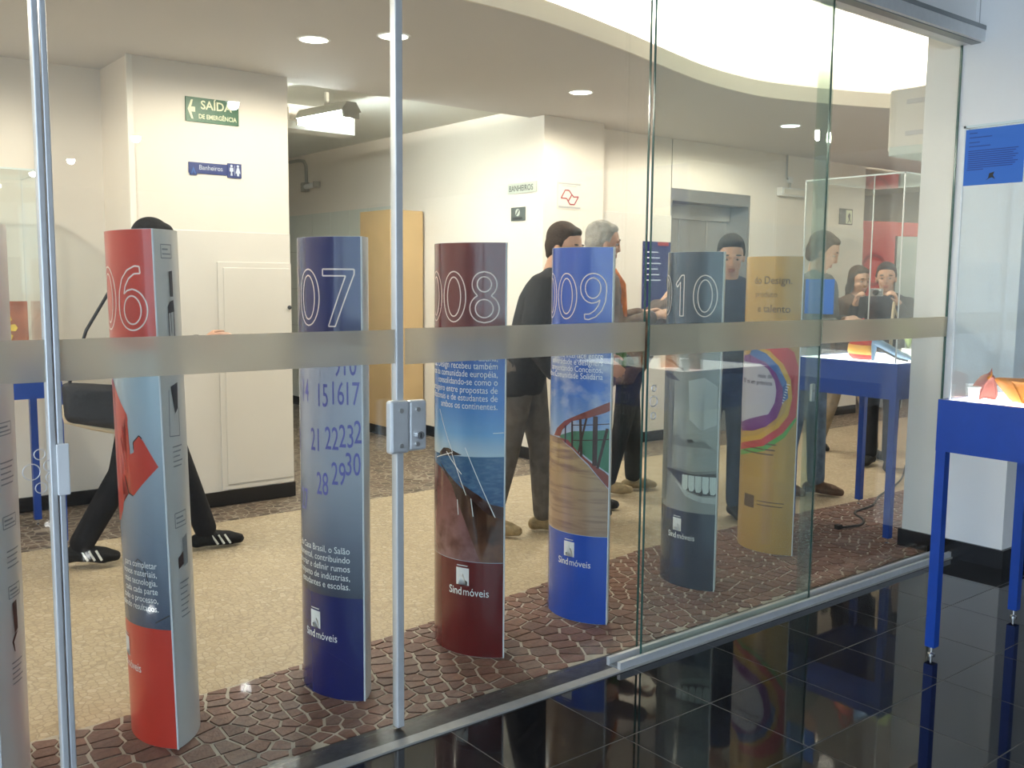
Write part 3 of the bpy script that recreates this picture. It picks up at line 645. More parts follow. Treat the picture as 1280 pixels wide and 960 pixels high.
# 010
t10 = totem((3.500, .286), 50.8-40, 'dark slate totem numbered 010 with a grey smiling face picture', 'print_slate', 'print_slate', 'skin_print', '010', zl=.375)
wpoly('face_shade', 'face_mid', t10, [P([(.46, 1.20), (.27, 1.20), (.25, 1.05), (.235, .95), (.25, .80), (.23, .72), (.25, .55), (.30, .40), (.46, .39)])], .0012)
wpoly('nose_shade', 'face_mid', t10, [[(-.357, .638), (-.339, .671), (-.263, .723), (-.202, .742), (-.176, .721), (-.132, .712), (-.063, .719), (-.016, .684), (-.062, .690), (-.141, .687), (-.244, .687)]], .0014)
wpoly('nostril', 'face_dark', t10, [[(-.153, .722), (-.125, .726), (-.111, .714), (-.142, .706)]], .0016)
wpoly('eye', 'face_dark', t10, [[(-.34, 1.033), (-.261, 1.028), (-.199, .995), (-.259, .999), (-.34, 1.009)]], .0014); wline('brow', 'face_dark', t10, [(-.36, 1.09), (-.26, 1.085), (-.18, 1.05)], .012, .0014)
wpoly('cheek_light', 'face_light', t10, [[(-.15, 1.00), (-.07, 1.02), (-.01, .98), (-.01, .80), (-.08, .77), (-.14, .82)]], .0013)
wpoly('mouth', 'face_dark', t10, [[(-.300, .565), (-.25, .574), (-.195, .571), (-.116, .561), (-.002, .575), (-.002, .466), (-.074, .461), (-.134, .477), (-.193, .515), (-.25, .55)]], .0014)
for i in range(5):
    x = -.155+.034*i; zt_ = .553
    wpoly('tooth', 'teeth', t10, [[(x-.0155, zt_), (x+.0155, zt_), (x+.016, .49-.003*i), (x+.007, .480-.003*i), (x-.009, .482-.003*i), (x-.0155, .50)]], .0016)
wpoly('lip', 'face_light', t10, [[(-.21, .515), (-.134, .472), (-.074, .455), (-.002, .458), (-.002, .425), (-.08, .43), (-.15, .450)]], .0015)
wpoly('lip', 'face_mid', t10, [[(-.30, .57), (-.195, .580), (-.116, .571), (-.002, .585), (-.002, .572), (-.116, .559), (-.195, .568)]], .0017)
logo(t10, .195, .275)
# gold
tg = totem((4.31, .425), 55.2-48, 'gold totem with prize text and rainbow rings, beside the lit blue table', 'print_gold', 'print_gold', 'print_gold')
wtext('headline', 'ink_brown', tg, ['do Design.'], .058, -.050, 1.455, .002, xs=.9, bold=.012); wtext('headline', 'ink_brown', tg, ['produto'], .046, -.125, 1.385, .002, xs=.9); wtext('headline', 'ink_brown', tg, ['e talento'], .058, -.055, 1.305, .002, xs=.9, bold=.012)
def ring(name, m, cx, cz, r0, r1, a0, a1, off):
    n = 22; polys = []
    for i in range(n):
        a = math.radians(a0+(a1-a0)*i/n); b = math.radians(a0+(a1-a0)*(i+1)/n)
        q = [(cx+r0*math.cos(a), cz+r0*math.sin(a)*1.05), (cx+r1*math.cos(a), cz+r1*math.sin(a)*1.05), (cx+r1*math.cos(b), cz+r1*math.sin(b)*1.05), (cx+r0*math.cos(b), cz+r0*math.sin(b)*1.05)]
        if all(-TL+.002 < x < -.002 for x, z in q): polys.append(q)
    wpoly(name, m, tg, polys, off)
def strip(name, m, outer, inner, off): wpoly(name, m, tg, [[outer[i], outer[i+1], inner[i+1], inner[i]] for i in range(len(outer)-1)], off)
YO = [(-.268, 1.127), (-.158, 1.103), (-.081, 1.034), (-.04, .95), (-.03, .857), (-.046, .763), (-.094, .694), (-.189, .623), (-.382, .572)]
YI = [(-.267, 1.115), (-.176, 1.087), (-.105, 1.025), (-.062, .942), (-.050, .857), (-.066, .776), (-.112, .712), (-.206, .645), (-.382, .603)]
RO = [(-.268, 1.165), (-.12, 1.160), (-.03, 1.10), (-.004, 1.02), (-.004, .857), (-.008, .755), (-.072, .665), (-.174, .588), (-.382, .535)]
GO = [(-.004, .74), (-.06, .645), (-.165, .562), (-.382, .505)]; GI = [(-.008, .755), (-.072, .665), (-.174, .588), (-.382, .535)]
PO = [(-.30, 1.075), (-.177, 1.04), (-.118, .985), (-.08, .908), (-.077, .829), (-.103, .747), (-.163, .694), (-.243, .663), (-.37, .644)]
strip('rainbow_ring', 'ring_green', GO, GI, .0011); strip('rainbow_ring', 'ring_red', RO, YO, .0012); strip('rainbow_ring', 'ring_yellow', YO, YI, .0014); strip('rainbow_ring', 'ring_blue', YI[:5], PO[:5], .0013)
wpoly('rainbow_ring', 'ring_purple', tg, [PO+[(-.40, .66), (-.42, .9), (-.38, 1.06)]], .0016)
wpoly('lilac_disc', 'print_lilac', tg, [[(-.382, 1.03), (-.208, 1.03), (-.161, 1.003), (-.124, .946), (-.112, .893), (-.119, .826), (-.151, .763), (-.379, .692), (-.42, .8)]], .0018)
wtext('printed_text', 'ink_black', tg, ['mais de', 'R$1 mi em prêmios'], .034, -.135, .955, .0024, lead=1.1, xs=.85, bold=.01)
scribble_block(tg, -.36, -.15, [.885, .855, .825], 'ink_grey', .006)
for i in range(8): wline('ring_mark', 'ink_white', tg, [(-.062-.004*i*.7, .93-.014*i), (-.045-.004*i, .925-.014*i)], .004, .0020)
scribble_block(tg, -.33, -.10, [.60, .57, .545], 'ink_brown', .007)
wpoly('small_emblem', 'ink_brown', tg, [[(-.30, .24), (-.30, .31), (-.22, .31), (-.22, .24)]], .0014); scribble_block(tg, -.20, -.05, [.285, .265], 'ink_brown', .005)

# ------------------------------------------------------------------ signs on the walls
XR, ZU = (1, 0, 0), (0, 0, 1)
sg = empty('exit_sign', (2.15, 3.338, 2.406), label='green emergency exit sign with a left arrow on the cream wall', cat='sign')
box('board', 'sign_green', (0, -.006, 0, .335, 0, .146), sg)
flat_text('lettering', 'sign_cream', 'SAÍDA', .072, (.092, -.006, .080), XR, ZU, sg, bold=.02, xs=.98)
flat_text('lettering', 'sign_cream', 'DE EMERGÊNCIA', .038, (.078, -.006, .022), XR, ZU, sg, bold=.02, xs=.84)
mb = MB(); flat_poly(mb, [(.012, .073), (.034, .130), (.046, .130), (.034, .088), (.058, .088), (.058, .058), (.034, .058), (.046, .016), (.034, .016)], (0, -.006, 0), XR, ZU); mb.build('arrow', 'sign_cream', sg)
sg = empty('restroom_sign', (2.16, 3.338, 2.085), label='blue restroom sign with man and woman icons on the cream wall', cat='sign')
box('board', 'sign_blue', (0, -.006, .012, .335, 0, .078), sg); box('icon_board', 'sign_blue', (.245, -.009, 0, .335, 0, .088), sg); box('arrow_tab', 'sign_blue', (.006, -.008, 0, .05, 0, .03), sg)
flat_text('lettering', 'sign_pale', 'Banheiros', .042, (.062, -.006, .035), XR, ZU, sg, xs=.9)
mb = MB()
flat_poly(mb, [(.262, .012), (.266, .035), (.256, .04), (.258, .062), (.280, .062), (.282, .04), (.272, .035), (.276, .012)], (0, -.009, 0), XR, ZU)
flat_poly(mb, [(.304, .012), (.304, .028), (.295, .028), (.304, .062), (.318, .062), (.327, .028), (.318, .028), (.318, .012)], (0, -.009, 0), XR, ZU)
for cx in (.269, .311): flat_poly(mb, [(cx+.008*math.cos(a), .072+.008*math.sin(a)) for a in [2*math.pi*k/10 for k in range(10)]], (0, -.009, 0), XR, ZU)
flat_poly(mb, [(.289, .014), (.291, .014), (.291, .076), (.289, .076)], (0, -.009, 0), XR, ZU)
mb.build('icons', 'sign_pale', sg)
mb = MB(); flat_poly(mb, [(.012, .008), (.028, .05), (.044, .008), (.036, .008), (.028, .03), (.020, .008)], (0, -.008, 0), XR, ZU); mb.build('arrow', 'ring_blue', sg)
YR = (0, -1, 0)   # text on a face that looks along -x reads towards the viewer
sg = empty('banheiros_plate', (4.968, 3.745, 2.165), label='small grey plate lettered BANHEIROS on the pillar side', cat='sign')
box('board', 'sign_grey', (-.006, -.365, 0, 0, 0, .082), sg)
flat_text('lettering', 'sign_dark', 'BANHEIROS', .066, (-.006, -.016, .018), YR, ZU, sg, xs=.88, bold=.008)
sg = empty('no_entry_plate', (4.968, 3.70, 1.945), label='small dark grey square pictogram plate under the BANHEIROS plate', cat='sign')
box('board', 'sign_dark', (-.006, -.18, 0, 0, 0, .108), sg)
mb = MB(); flat_poly(mb, [(.088+.030*math.cos(a), .066+.030*math.sin(a)) for a in [2*math.pi*k/14 for k in range(14)]], (-.006, 0, 0), YR, ZU); mb.build('pictogram', 'sign_grey', sg)
mb = MB(); flat_poly(mb, [(.068, .05), (.075, .043), (.108, .082), (.101, .089)], (-.006, 0, 0), YR, ZU, off=.004); flat_poly(mb, [(.03, .012), (.15, .012), (.15, .028), (.03, .028)], (-.006, 0, 0), YR, ZU, off=.003); mb.build('pictogram_bar', 'black_print', sg)
sg = empty('state_emblem_poster', (5.115, 3.298, 2.035), label='pale paper with a red map-shaped emblem on the pillar front', cat='poster')
box('paper', 'sign_paper', (0, -.003, 0, .255, 0, .215), sg)
mb = MB()
def outline(mb, pts, w, o, off=.0045):
    for (x0, z0), (x1, z1) in zip(pts, pts[1:]+pts[:1]):
        dx, dz = x1-x0, z1-z0; l = math.hypot(dx, dz); nx, nz = -dz/l*w/2, dx/l*w/2
        flat_poly(mb, [(x0+nx, z0+nz), (x0-nx, z0-nz), (x1-nx, z1-nz), (x1+nx, z1+nz)], o, XR, ZU, off=off)
outline(mb, [(.035, .085), (.078, .150), (.120, .150), (.150, .118), (.112, .062), (.095, .085)], .010, (0, 0, 0))
outline(mb, [(.112, .062), (.150, .118), (.170, .100), (.222, .105), (.178, .040), (.130, .040)], .010, (0, 0, 0), .0052)
mb.build('emblem', 'logo_red', sg)
mb = MB(); flat_poly(mb, [(.01, .196), (.245, .196), (.245, .206), (.01, .206)], (0, 0, 0), XR, ZU, off=.004); flat_poly(mb, [(.05, .182), (.20, .182), (.20, .187), (.05, .187)], (0, 0, 0), XR, ZU, off=.004); flat_poly(mb, [(.01, .008), (.245, .008), (.245, .022), (.01, .022)], (0, 0, 0), XR, ZU, off=.004)
mb.build('caption_bar', 'grey_trim', sg)
sg = empty('exit_plate', (9.32, 3.478, 2.10), label='small black and cream running-figure exit plate near the red boards', cat='sign')
box('board', 'black_print', (0, -.006, 0, .25, 0, .17), sg)
mb = MB(); flat_poly(mb, [(.12, .012), (.235, .012), (.235, .158), (.12, .158)], (0, -.006, 0), XR, ZU); mb.build('pale_field', 'sign_cream', sg)
mb = MB(); flat_poly(mb, [(.15, .02), (.175, .06), (.15, .09), (.17, .12), (.185, .13), (.205, .10), (.195, .07), (.215, .03), (.20, .025), (.185, .055), (.165, .02)], (0, -.006, 0), XR, ZU, off=.004); mb.build('figure', 'black_print', sg)
ps = empty('wall_poster', (6.28, 3.470, 1.02), label='navy poster with a red top strip on the back wall beside the elevator', cat='poster')
box('sheet', 'print_navy', (0, -.003, 0, .36, 0, .80), ps); box('red_strip', 'board_red_dark', (.19, -.005, .765, .33, -.002, .80), ps)
mb = MB()
for k in range(6): flat_poly(mb, [(.03, .70-.05*k), (.20+.02*(k % 3), .70-.05*k), (.20+.02*(k % 3), .71-.05*k), (.03, .71-.05*k)], (0, -.003, 0), XR, ZU)
mb.build('print_lines', 'sign_pale', ps)
# ------------------------------------------------------------------ wall cabinet door (hydrant cupboard) on the middle wall
hd = empty('wall_cupboard', (2.32, 3.332, .10), label='white flush cupboard front with a dark knob in the exit-sign wall', cat='cupboard')
box('frame', 'wall_gloss', (0, -.012, 0, .498, 0, 1.46), hd, bevel=.003); box('door', 'wall_gloss', (.035, -.018, .035, .490, -.010, 1.425), hd, bevel=.004)
MB().lathe([(.008, 0), (.014, .012), (.012, .02), (.004, .024)], 12).build('knob', 'black_print', hd).matrix_local = Matrix.Translation((.475, -.018, 1.17)) @ Matrix.Rotation(math.pi/2, 4, 'X')
# ------------------------------------------------------------------ corridor furniture
cbn = empty('tall_cabinet', (4.6, 5.0, 0), label='tall tan wooden cabinet standing in the corridor', cat='cabinet')
box('carcass', 'tan_wood', (0, 0, .09, .35, .55, 2.09), cbn, bevel=.004); box('plinth', 'black_skirting', (.015, .01, 0, .34, .54, .09), cbn)
box('door', 'tan_wood', (.01, -.018, .10, .34, 0, 2.08), cbn, bevel=.003)
MB().tube([(.05, -.03, 1.0), (.05, -.03, 1.15)], .006, 8).build('handle', 'steel', cbn)
dt = tag(box('trim_5', 'tile_joint', (4.962, 5.56, .095, 4.97, 9.0, 2.17)), 'white tiled dado on the corridor wall beside the tan cabinet', 'tiled dado', kind='structure')
tm = None
for i in range(8):
    for j in range(5):
        if tm is None: tm = MB().box(-.010, -.205, -.205, 0, .205, .205).build('tile', 'tile_white', dt); t = tm
        else: t = tm.copy(); COL.objects.link(t)
        t.location = (4.962, 5.77+i*.415, 1.965-j*.415)
fx = empty('fluorescent_lamp', (3.45, 4.0, 2.79), rz=math.radians(8), label='fluorescent batten lamp with glowing tubes under the corridor ceiling', cat='lamp')
mb = MB(); L2 = .30
mb.add([(-.09, -L2, -.13), (-.04, -L2, -.06), (.04, -L2, -.06), (.09, -L2, -.13), (-.09, L2, -.13), (-.04, L2, -.06), (.04, L2, -.06), (.09, L2, -.13)], [(0, 1, 5, 4), (1, 2, 6, 5), (2, 3, 7, 6), (0, 3, 2, 1), (4, 5, 6, 7), (0, 4, 7, 3)])
mb.build('reflector', 'grey_fixture', fx)
for x in (-.035, .035): MB().tube([(x, -L2+.01, -.155), (x, L2-.01, -.155)], .017, 10).build('tube', 'tube_glow', fx)
for y in (-L2+.012, L2-.012): box('end_cap', 'grey_fixture', (-.07, y-.012, -.175, .07, y+.012, -.125), fx)
MB().tube([(0, 0, -.06), (0, 0, .04)], .018, 8).build('hanger', 'grey_fixture', fx)
bm_ = empty('ceiling_beam', (2.82, 4.6, 2.6), label='pale boxed beam under the corridor ceiling behind the exit-sign wall', cat='beam')
box('beam_box', 'wall_white', (0, 0, .04, 1.2, .22, .23), bm_); box('beam_end', 'wall_cream', (.60, -.02, .10, .75, 0, .2), bm_)
MB().tube([(.0, -.25, .05), (.35, -.25, .06), (.5, -.1, .09)], .015, 8).build('pipe', 'conduit', bm_)
cn = empty('wall_conduit', (4.955, 7.2, 2.45), label='bent grey conduit with a bracket lamp holder high on the corridor wall', cat='conduit')
MB().tube([(0, .75, .33), (0, .35, .33), (0, .22, .31), (0, .17, .25), (0, .16, .05)], .018, 8).build('pipe', 'conduit', cn, smooth=True)
box('junction_box', 'grey_fixture', (-.05, .11, -.03, .012, .21, .07), cn, bevel=.006); MB().tube([(-.03, .12, .02), (-.03, -.12, .03)], .028, 10).build('holder', 'white_plastic', cn); MB().lathe([(.04, -.03), (.04, .03)], 12, (-.03, -.14, .03)).build('holder_end', 'grey_fixture', cn)
# ------------------------------------------------------------------ elevator
el = empty('elevator', (7.215, 3.48, 0), label='steel elevator doors set in a recess of the back wall', cat='elevator')
box('jamb', 'steel_frame', (.545, .0, 0, .575, .30, 2.31), el); box('jamb', 'steel_frame', (-.575, .0, 0, -.545, .30, 2.31), el); box('header', 'steel_frame', (-.545, .0, 2.20, .545, .30, 2.31), el)
for a, b in ((-.545, -.16), (-.155, .24), (.245, .545)):
    box('door_panel', 'steel', (a, .262, .01, b, .28, 2.20), el, bevel=.004)
box('header_panel', 'steel', (-.54, .22, 2.06, .54, .262, 2.20), el); box('sill', 'steel_frame', (-.545, 0, -.002, .545, .3, .012), el)
box('back_plate', 'steel_frame', (-.575, .28, 0, .575, .32, 2.31), el)
em = empty('emergency_light', (8.40, 3.478, 2.335), label='white emergency light box with conduit on the back wall', cat='emergency light')
box('case', 'white_plastic', (-.20, -.07, 0, .20, 0, .085), em, bevel=.008); box('diffuser', 'sign_paper', (-.18, -.082, .015, .18, -.068, .07), em, bevel=.004)
MB().tube([(.0, -.015, .085), (.0, -.015, .15), (-.06, -.015, .19), (-.06, -.015, .42)], .010, 8).build('conduit', 'conduit', em)
box('socket_box', 'white_plastic', (-.04, -.03, .14, .03, 0, .20), em, bevel=.004)
# red boards in the far room
rb = empty('red_board', (9.95, 3.72, 0), rz=math.radians(-20), label='tall bright red exhibition board past the exit plate', cat='board')
box('panel', 'board_red', (0, 0, .35, .62, .04, 2.18), rb); box('side_face', 'board_red', (-.045, -.005, .35, 0, .05, 2.22), rb)
for x in (.02, .56): box('foot', 'grey_trim', (x, -.15, 0, x+.04, .19, .35), rb)
mb = MB()
for k in range(12):
    a, b = 2*math.pi*k/12, 2*math.pi*(k+1)/12
    flat_poly(mb, [(.33+.15*math.cos(a), 1.62+.15*math.sin(a)), (.33+.19*math.cos(a), 1.62+.19*math.sin(a)), (.33+.19*math.cos(b), 1.62+.19*math.sin(b)), (.33+.15*math.cos(b), 1.62+.15*math.sin(b))], (0, 0, 0), XR, ZU, off=.003)
mb.build('circle_print', 'board_red_dark', rb)
rb2 = empty('grey_board', (10.65, 3.55, 0), rz=math.radians(-20), label='grey exhibition board with a red top edge beside the red one', cat='board')
box('panel', 'board_grey', (0, 0, .35, .9, .04, 2.02), rb2); box('top_rail', 'board_red', (-.12, -.01, 2.02, .9, .05, 2.18), rb2)
for x in (.02, .82): box('foot', 'grey_trim', (x, -.15, 0, x+.04, .19, .35), rb2)
rb3 = empty('red_banner', (10.2, 5.6, 2.2), label='red and grey banner high on the far room wall', cat='banner')
box('cloth', 'board_red', (0, 0, 0, .95, .03, .5), rb3); box('cloth_end', 'board_grey', (.95, 0, 0, 1.6, .03, .5), rb3)
struct('wall_room', 'wall_cream', (9.7, 5.64, 0, IN_X1, 5.7, ZC), 'cream wall of the room behind the red boards', 'wall')
# air conditioner on the column's inner face
ac = empty('air_conditioner', (5.05, .19, 2.17), label='beige wall air conditioner fixed behind the white column', cat='air conditioner')
mat('ac_beige', (.62, .60, .54), .5, var=.02); mat('ac_green', (.50, .56, .52), .5)
box('case', 'ac_beige', (0, 0, .02, .85, .235, .36), ac, bevel=.012); box('lower_tray', 'ac_green', (-.002, .005, 0, .84, .225, .05), ac, bevel=.005)
for z in (.285, .115): box('vent_slot', 'grey_trim', (-.004, .0, z-.012, .002, .13, z+.012), ac)
# ------------------------------------------------------------------ display tables and glass covers
TT = 1.02
def display_table(x0, x1, y0, y1, label, glow=True):
    t = empty('display_table', ((x0+x1)/2, (y0+y1)/2, 0), label=label, cat='display table', group='blue display tables')
    a, b = (x1-x0)/2, (y1-y0)/2
    for s0, bx in (('apron', (-a, -b, .82, -a+.02, b, TT)), ('apron', (a-.02, -b, .82, a, b, TT)), ('apron', (-a+.02, -b, .82, a-.02, -b+.02, TT)), ('apron', (-a+.02, b-.02, .82, a-.02, b, TT))):
        box(s0, 'blue_paint', bx, t)
    box('display_top', 'table_glow' if glow else 'white_plastic', (-a+.02, -b+.02, TT-.03, a-.02, b-.02, TT-.003), t)
    box('glow_block_board', 'blue_paint', (-a+.02, -b+.02, .83, a-.02, b-.02, .85), t)  # board added below the top to keep its glow off the floor
    for sx in (-1, 1):
        for sy in (-1, 1):
            cx, cy = sx*(a-.02), sy*(b-.02)
            lg = box('leg', 'blue_paint', (cx-.019, cy-.019, .035, cx+.019, cy+.019, .83), t)
            MB().lathe([(.014, 0), (.014, .006), (.006, .010), (.006, .036)], 12, (cx, cy, 0)).build('foot', 'silver', lg)
    return t
def glass_case(x0, x1, y0, y1, z1, label):
    t = empty('glass_case', ((x0+x1)/2, (y0+y1)/2, TT), label=label, cat='glass case', group='glass cases on the display tables')
    a, b, h, w = (x1-x0)/2, (y1-y0)/2, z1-TT, .006
    for bx in ((-a, -b, 0, -a+w, b, h), (a-w, -b, 0, a, b, h), (-a+w, -b, 0, a-w, -b+w, h), (-a+w, b-w, 0, a-w, b, h), (-a, -b, h, a, b, h+w)):
        box('glass_sheet', 'case_glass', bx, t)
    for cx, cy in ((-a, -b), (a, -b), (-a, b), (a, b)): box('corner_edge', 'aluminium', (cx-.003, cy-.003, 0, cx+.003, cy+.003, h+w), t)
    for s0 in ((-a, -b, -a, b), (a, -b, a, b), (-a, -b, a, -b), (-a, b, a, b)): box('top_edge', 'case_edge', (s0[0]-.004, s0[1]-.004, h, s0[2]+.004, s0[3]+.004, h+w+.003), t)
    return t
mat('case_edge', (.70, .78, .76), .2)
display_table(3.575, 4.325, -1.45, -.715, 'bright blue display table with a lit top, outside the glass before the column')
glass_case(3.605, 4.295, -1.42, -.745, 2.04, 'clear glass case over the orange pods, outside before the column')
display_table(4.945, 5.74, .235, .92, 'blue display table with a lit top behind the glass beside the gold totem')
glass_case(4.975, 5.71, .265, .89, 2.06, 'clear glass case over the red bag, behind the fixed pane')
display_table(.57, 1.29, 2.90, 3.53, 'blue display table against the left cream wall behind the walking person', glow=False).location.z = -.0
glass_case(.60, 1.26, 2.93, 3.50, 2.0, 'clear glass case over the yellow flower picture by the left wall')
# exhibits: outer table
mat('pod_pink', (.55, .20, .17), .5, var=.15, scale=9); mat('pod_orange', (.80, .27, .03), .5, var=.12, scale=9); mat('pale_item', (.80, .84, .86), .5)
def folded_bag(m, loc, prof, th, label):
    """soft folded bag: side outline swept across a bulging thickness, with a raised tip and a seam"""
    o = empty('folded_bag', loc, math.radians(-38), label, 'bag', 'folded bags in the outer glass case'); mb = MB(); n = len(prof); rings = []
    cx = sum(p[0] for p in prof)/n; cz = sum(p[1] for p in prof)/n
    for k, (t, sc_) in enumerate([(-1, .55), (-.8, .82), (-.35, .98), (0, 1.0), (.35, .98), (.8, .82), (1, .55)]):
        rings.append([(cx+(x-cx)*sc_, t*th/2, max(0.0, z*(.75+.25*sc_))) for x, z in prof])
    vs = [v for r in rings for v in r]
    fs = [(i*n+k, i*n+(k+1) % n, (i+1)*n+(k+1) % n, (i+1)*n+k) for i in range(len(rings)-1) for k in range(n)]+[tuple(range(n)), tuple((len(rings)-1)*n+k for k in range(n))[::-1]]
    mb.add(vs, fs); b = mb.build('bag_body', m, o, smooth=True); sd = b.modifiers.new('sub', 'SUBSURF'); sd.levels = 1; sd.render_levels = 2
    top = max(prof, key=lambda p: p[1]); MB().tube([(top[0]-.015, -.004, top[1]-.008), (top[0]-.004, -.006, top[1]+.006), (top[0]-.002, -.006, top[1]+.020)], [.006, .004, .001], 6).build('tip', m, o, True)
    return o
folded_bag('pod_pink', (3.750, -.800, TT-.002), [(-.058, 0), (-.050, .028), (-.022, .072), (.008, .098), (.030, .100), (.042, .088), (.050, .045), (.062, 0), (.02, .004), (-.02, .010)], .07, 'pink folded tent-shaped bag in the outer glass case')
folded_bag('pod_orange', (3.705, -.935, TT-.002), [(-.085, .100), (-.03, .096), (.05, .094), (.12, .090), (.125, .050), (.10, .0), (.02, .0), (-.005, .012), (-.04, .055)], .09, 'orange folded bag with a flat top beside the pink one')
cup = empty('paper_cup', (3.68, -.80, TT-.003), label='small white cup beside the pink pod in the outer case', cat='cup')
MB().lathe([(.018, 0), (.022, .05), (.024, .052), (.020, .050), (.016, .006)], 16).build('cup_wall', 'pale_item', cup, smooth=True)
MB().lathe([(.0225, .046), (.0255, .048), (.0255, .054), (.0225, .054)], 16).build('rim', 'white_plastic', cup)
# exhibits: inner table
mat('bag_red', (.62, .06, .05), .45, var=.3, scale=14); mat('bag_orange', (.85, .45, .10), .5); mat('shoe_blue', (.22, .33, .48), .4, var=.2, scale=14); mat('leaf_green', (.35, .45, .15), .5, var=.3, scale=20)
bgr = empty('red_handbag', (5.14, .575, TT-.002), rz=math.radians(70), label='red and orange handbag on the lit table behind the glass', cat='handbag')
mb = MB(); mb.lathe([(.075, 0), (.105, .02), (.11, .07), (.085, .13), (.05, .15)], 20, sx=1, sy=.45); mb.build('bag_body', 'bag_red', bgr, smooth=True)
MB().lathe([(.106, .03), (.112, .05), (.107, .085)], 20, sx=1.01, sy=.47).build('orange_band', 'bag_orange', bgr, smooth=True)
MB().tube([(-.05, 0, .145), (-.04, 0, .21), (0, 0, .235), (.04, 0, .21), (.05, 0, .145)], .006, 8).build('handle', 'bag_red', bgr, smooth=True)
sh = empty('heeled_shoe', (5.12, .385, TT-.001), rz=math.radians(-60), label='blue-grey heeled shoe on the lit table beside the red handbag', cat='shoe')
mb = MB(); ringz = []
prof = [(-.10, .095, .030, .05), (-.06, .075, .032, .055), (0, .045, .034, .05), (.05, .02, .038, .045), (.09, .012, .034, .035), (.12, .008, .012, .02)]
vs = []
for x, z, w, h in prof:
    for k in range(10): a = 2*math.pi*k/10; vs.append((x, w*math.cos(a), z+h*.5+h*.5*math.sin(a)))
fs = [(i*10+k, i*10+(k+1) % 10, (i+1)*10+(k+1) % 10, (i+1)*10+k) for i in range(len(prof)-1) for k in range(10)]+[tuple(range(10))[::-1], tuple(50+k for k in range(10))]
mb.add(vs, fs); mb.build('upper', 'shoe_blue', sh, smooth=True)
MB().tube([(-.085, 0, .10), (-.09, 0, 0)], [.018, .008], 8).build('heel', 'shoe_blue', sh)
MB().tube([(-.06, 0, .078), (0, 0, .046), (.05, 0, .018), (.10, 0, .008)], [.014, .012, .010, .008], 8).build('sole', 'black_print', sh)
pl = empty('leafy_ornament', (5.36, .41, TT-.002), label='green leafy ornament on the lit table against the column', cat='ornament')
MB().lathe([(.03, 0), (.045, .03), (.035, .06), (.038, .065)], 14).build('pot', 'pale_item', pl, smooth=True)
for k in range(11):
    a = k*2.4; h = .12+.05*((k*7) % 5)/5; mb = MB(); d = Vector((math.cos(a), math.sin(a), 0)); s_ = Vector((-math.sin(a), math.cos(a), 0)); base = Vector((0, 0, .06))
    pts = [base, base+d*.03+Vector((0, 0, h*.6)), base+d*.07+Vector((0, 0, h)), base+d*.11+Vector((0, 0, h*.9))]; ws = [.004, .016, .014, .002]
    vs = []
    for p, w in zip(pts, ws): vs += [p-s_*w, p+s_*w]
    mb.add(vs, [(2*i, 2*i+1, 2*i+3, 2*i+2) for i in range(3)]); mb.build('leaf', 'leaf_green', pl)
bs = empty('blue_notice', (4.970, .862, 1.28), label='blue paper sheet taped to the inner glass case', cat='notice')
box('sheet', 'paper_blue', (-.002, -.195, 0, 0, 0, .205), bs)
# exhibit: left table
mat('board_rust', (.36, .12, .06), .6, var=.25, scale=12)
mat('flower_yellow', (.72, .50, .06), .5, var=.2, scale=20)
yf = empty('flower_picture', (1.045, 3.415, TT-.002), label='small red picture with a yellow flower on the left blue table', cat='picture')
box('board', 'board_rust', (-.09, 0, 0, .20, .012, .30), yf)
mb = MB()
for k in range(7):
    a = 2*math.pi*k/7; flat_poly(mb, [(.05+.02*math.cos(a-.5), .15+.02*math.sin(a-.5)), (.05+.085*math.cos(a-.25), .15+.075*math.sin(a-.25)), (.05+.095*math.cos(a), .15+.085*math.sin(a)), (.05+.085*math.cos(a+.3), .15+.075*math.sin(a+.3)), (.05+.02*math.cos(a+.5), .15+.02*math.sin(a+.5))], (0, 0, 0), XR, ZU, off=.003+.0006*k, th=.0004)
mb.build('yellow_flower', 'flower_yellow', yf)
box('easel', 'grey_trim', (.04, .012, 0, .06, .06, .2), yf)
# notice on the column
nt_ = empty('blue_notice', (3.603, -.750, 1.828), label='blue paper notice with small print taped to the outer glass case', cat='notice')
box('sheet', 'paper_blue', (-.002, -.215, 0, 0, 0, .205), nt_)
mb = MB(); q_ = .72
rows = [(.02, .06, .262), (.02, .135, .240), (.02, .075, .215), (.02, .13, .195)]+[(.018, .27-.012*(k % 3), .172-.0105*k) for k in range(9)]+[(.015, .10, .077)]
for a, b, z in rows: flat_poly(mb, [(a*q_, z*q_), (b*q_, z*q_), (b*q_, (z+.0045)*q_), (a*q_, (z+.0045)*q_)], (-.002, 0, 0), YR, ZU, off=.0008, th=.0004)
mb.build('small_print', 'paper_ink', nt_)
mb = MB(); flat_poly(mb, [(x*q_, z*q_) for x, z in [(.115, .02), (.128, .032), (.132, .055), (.158, .062), (.152, .045), (.163, .024), (.147, .034), (.132, .030)]], (-.002, 0, 0), YR, ZU, off=.0008, th=.0004); mb.build('mark', 'black_print', nt_)
# crack / conduit line on the wall above column
wcn = empty('wall_cable_clip', (4.997, -.08, 2.72), label='thin seam and nail high on the white column', cat='seam')
box('seam', 'grey_trim', (-.001, -.004, 0, .001, 0, .30), wcn); MB().tube([(-.008, -.002, .20), (.002, -.002, .20)], .005, 8).build('nail', 'black_print', wcn)
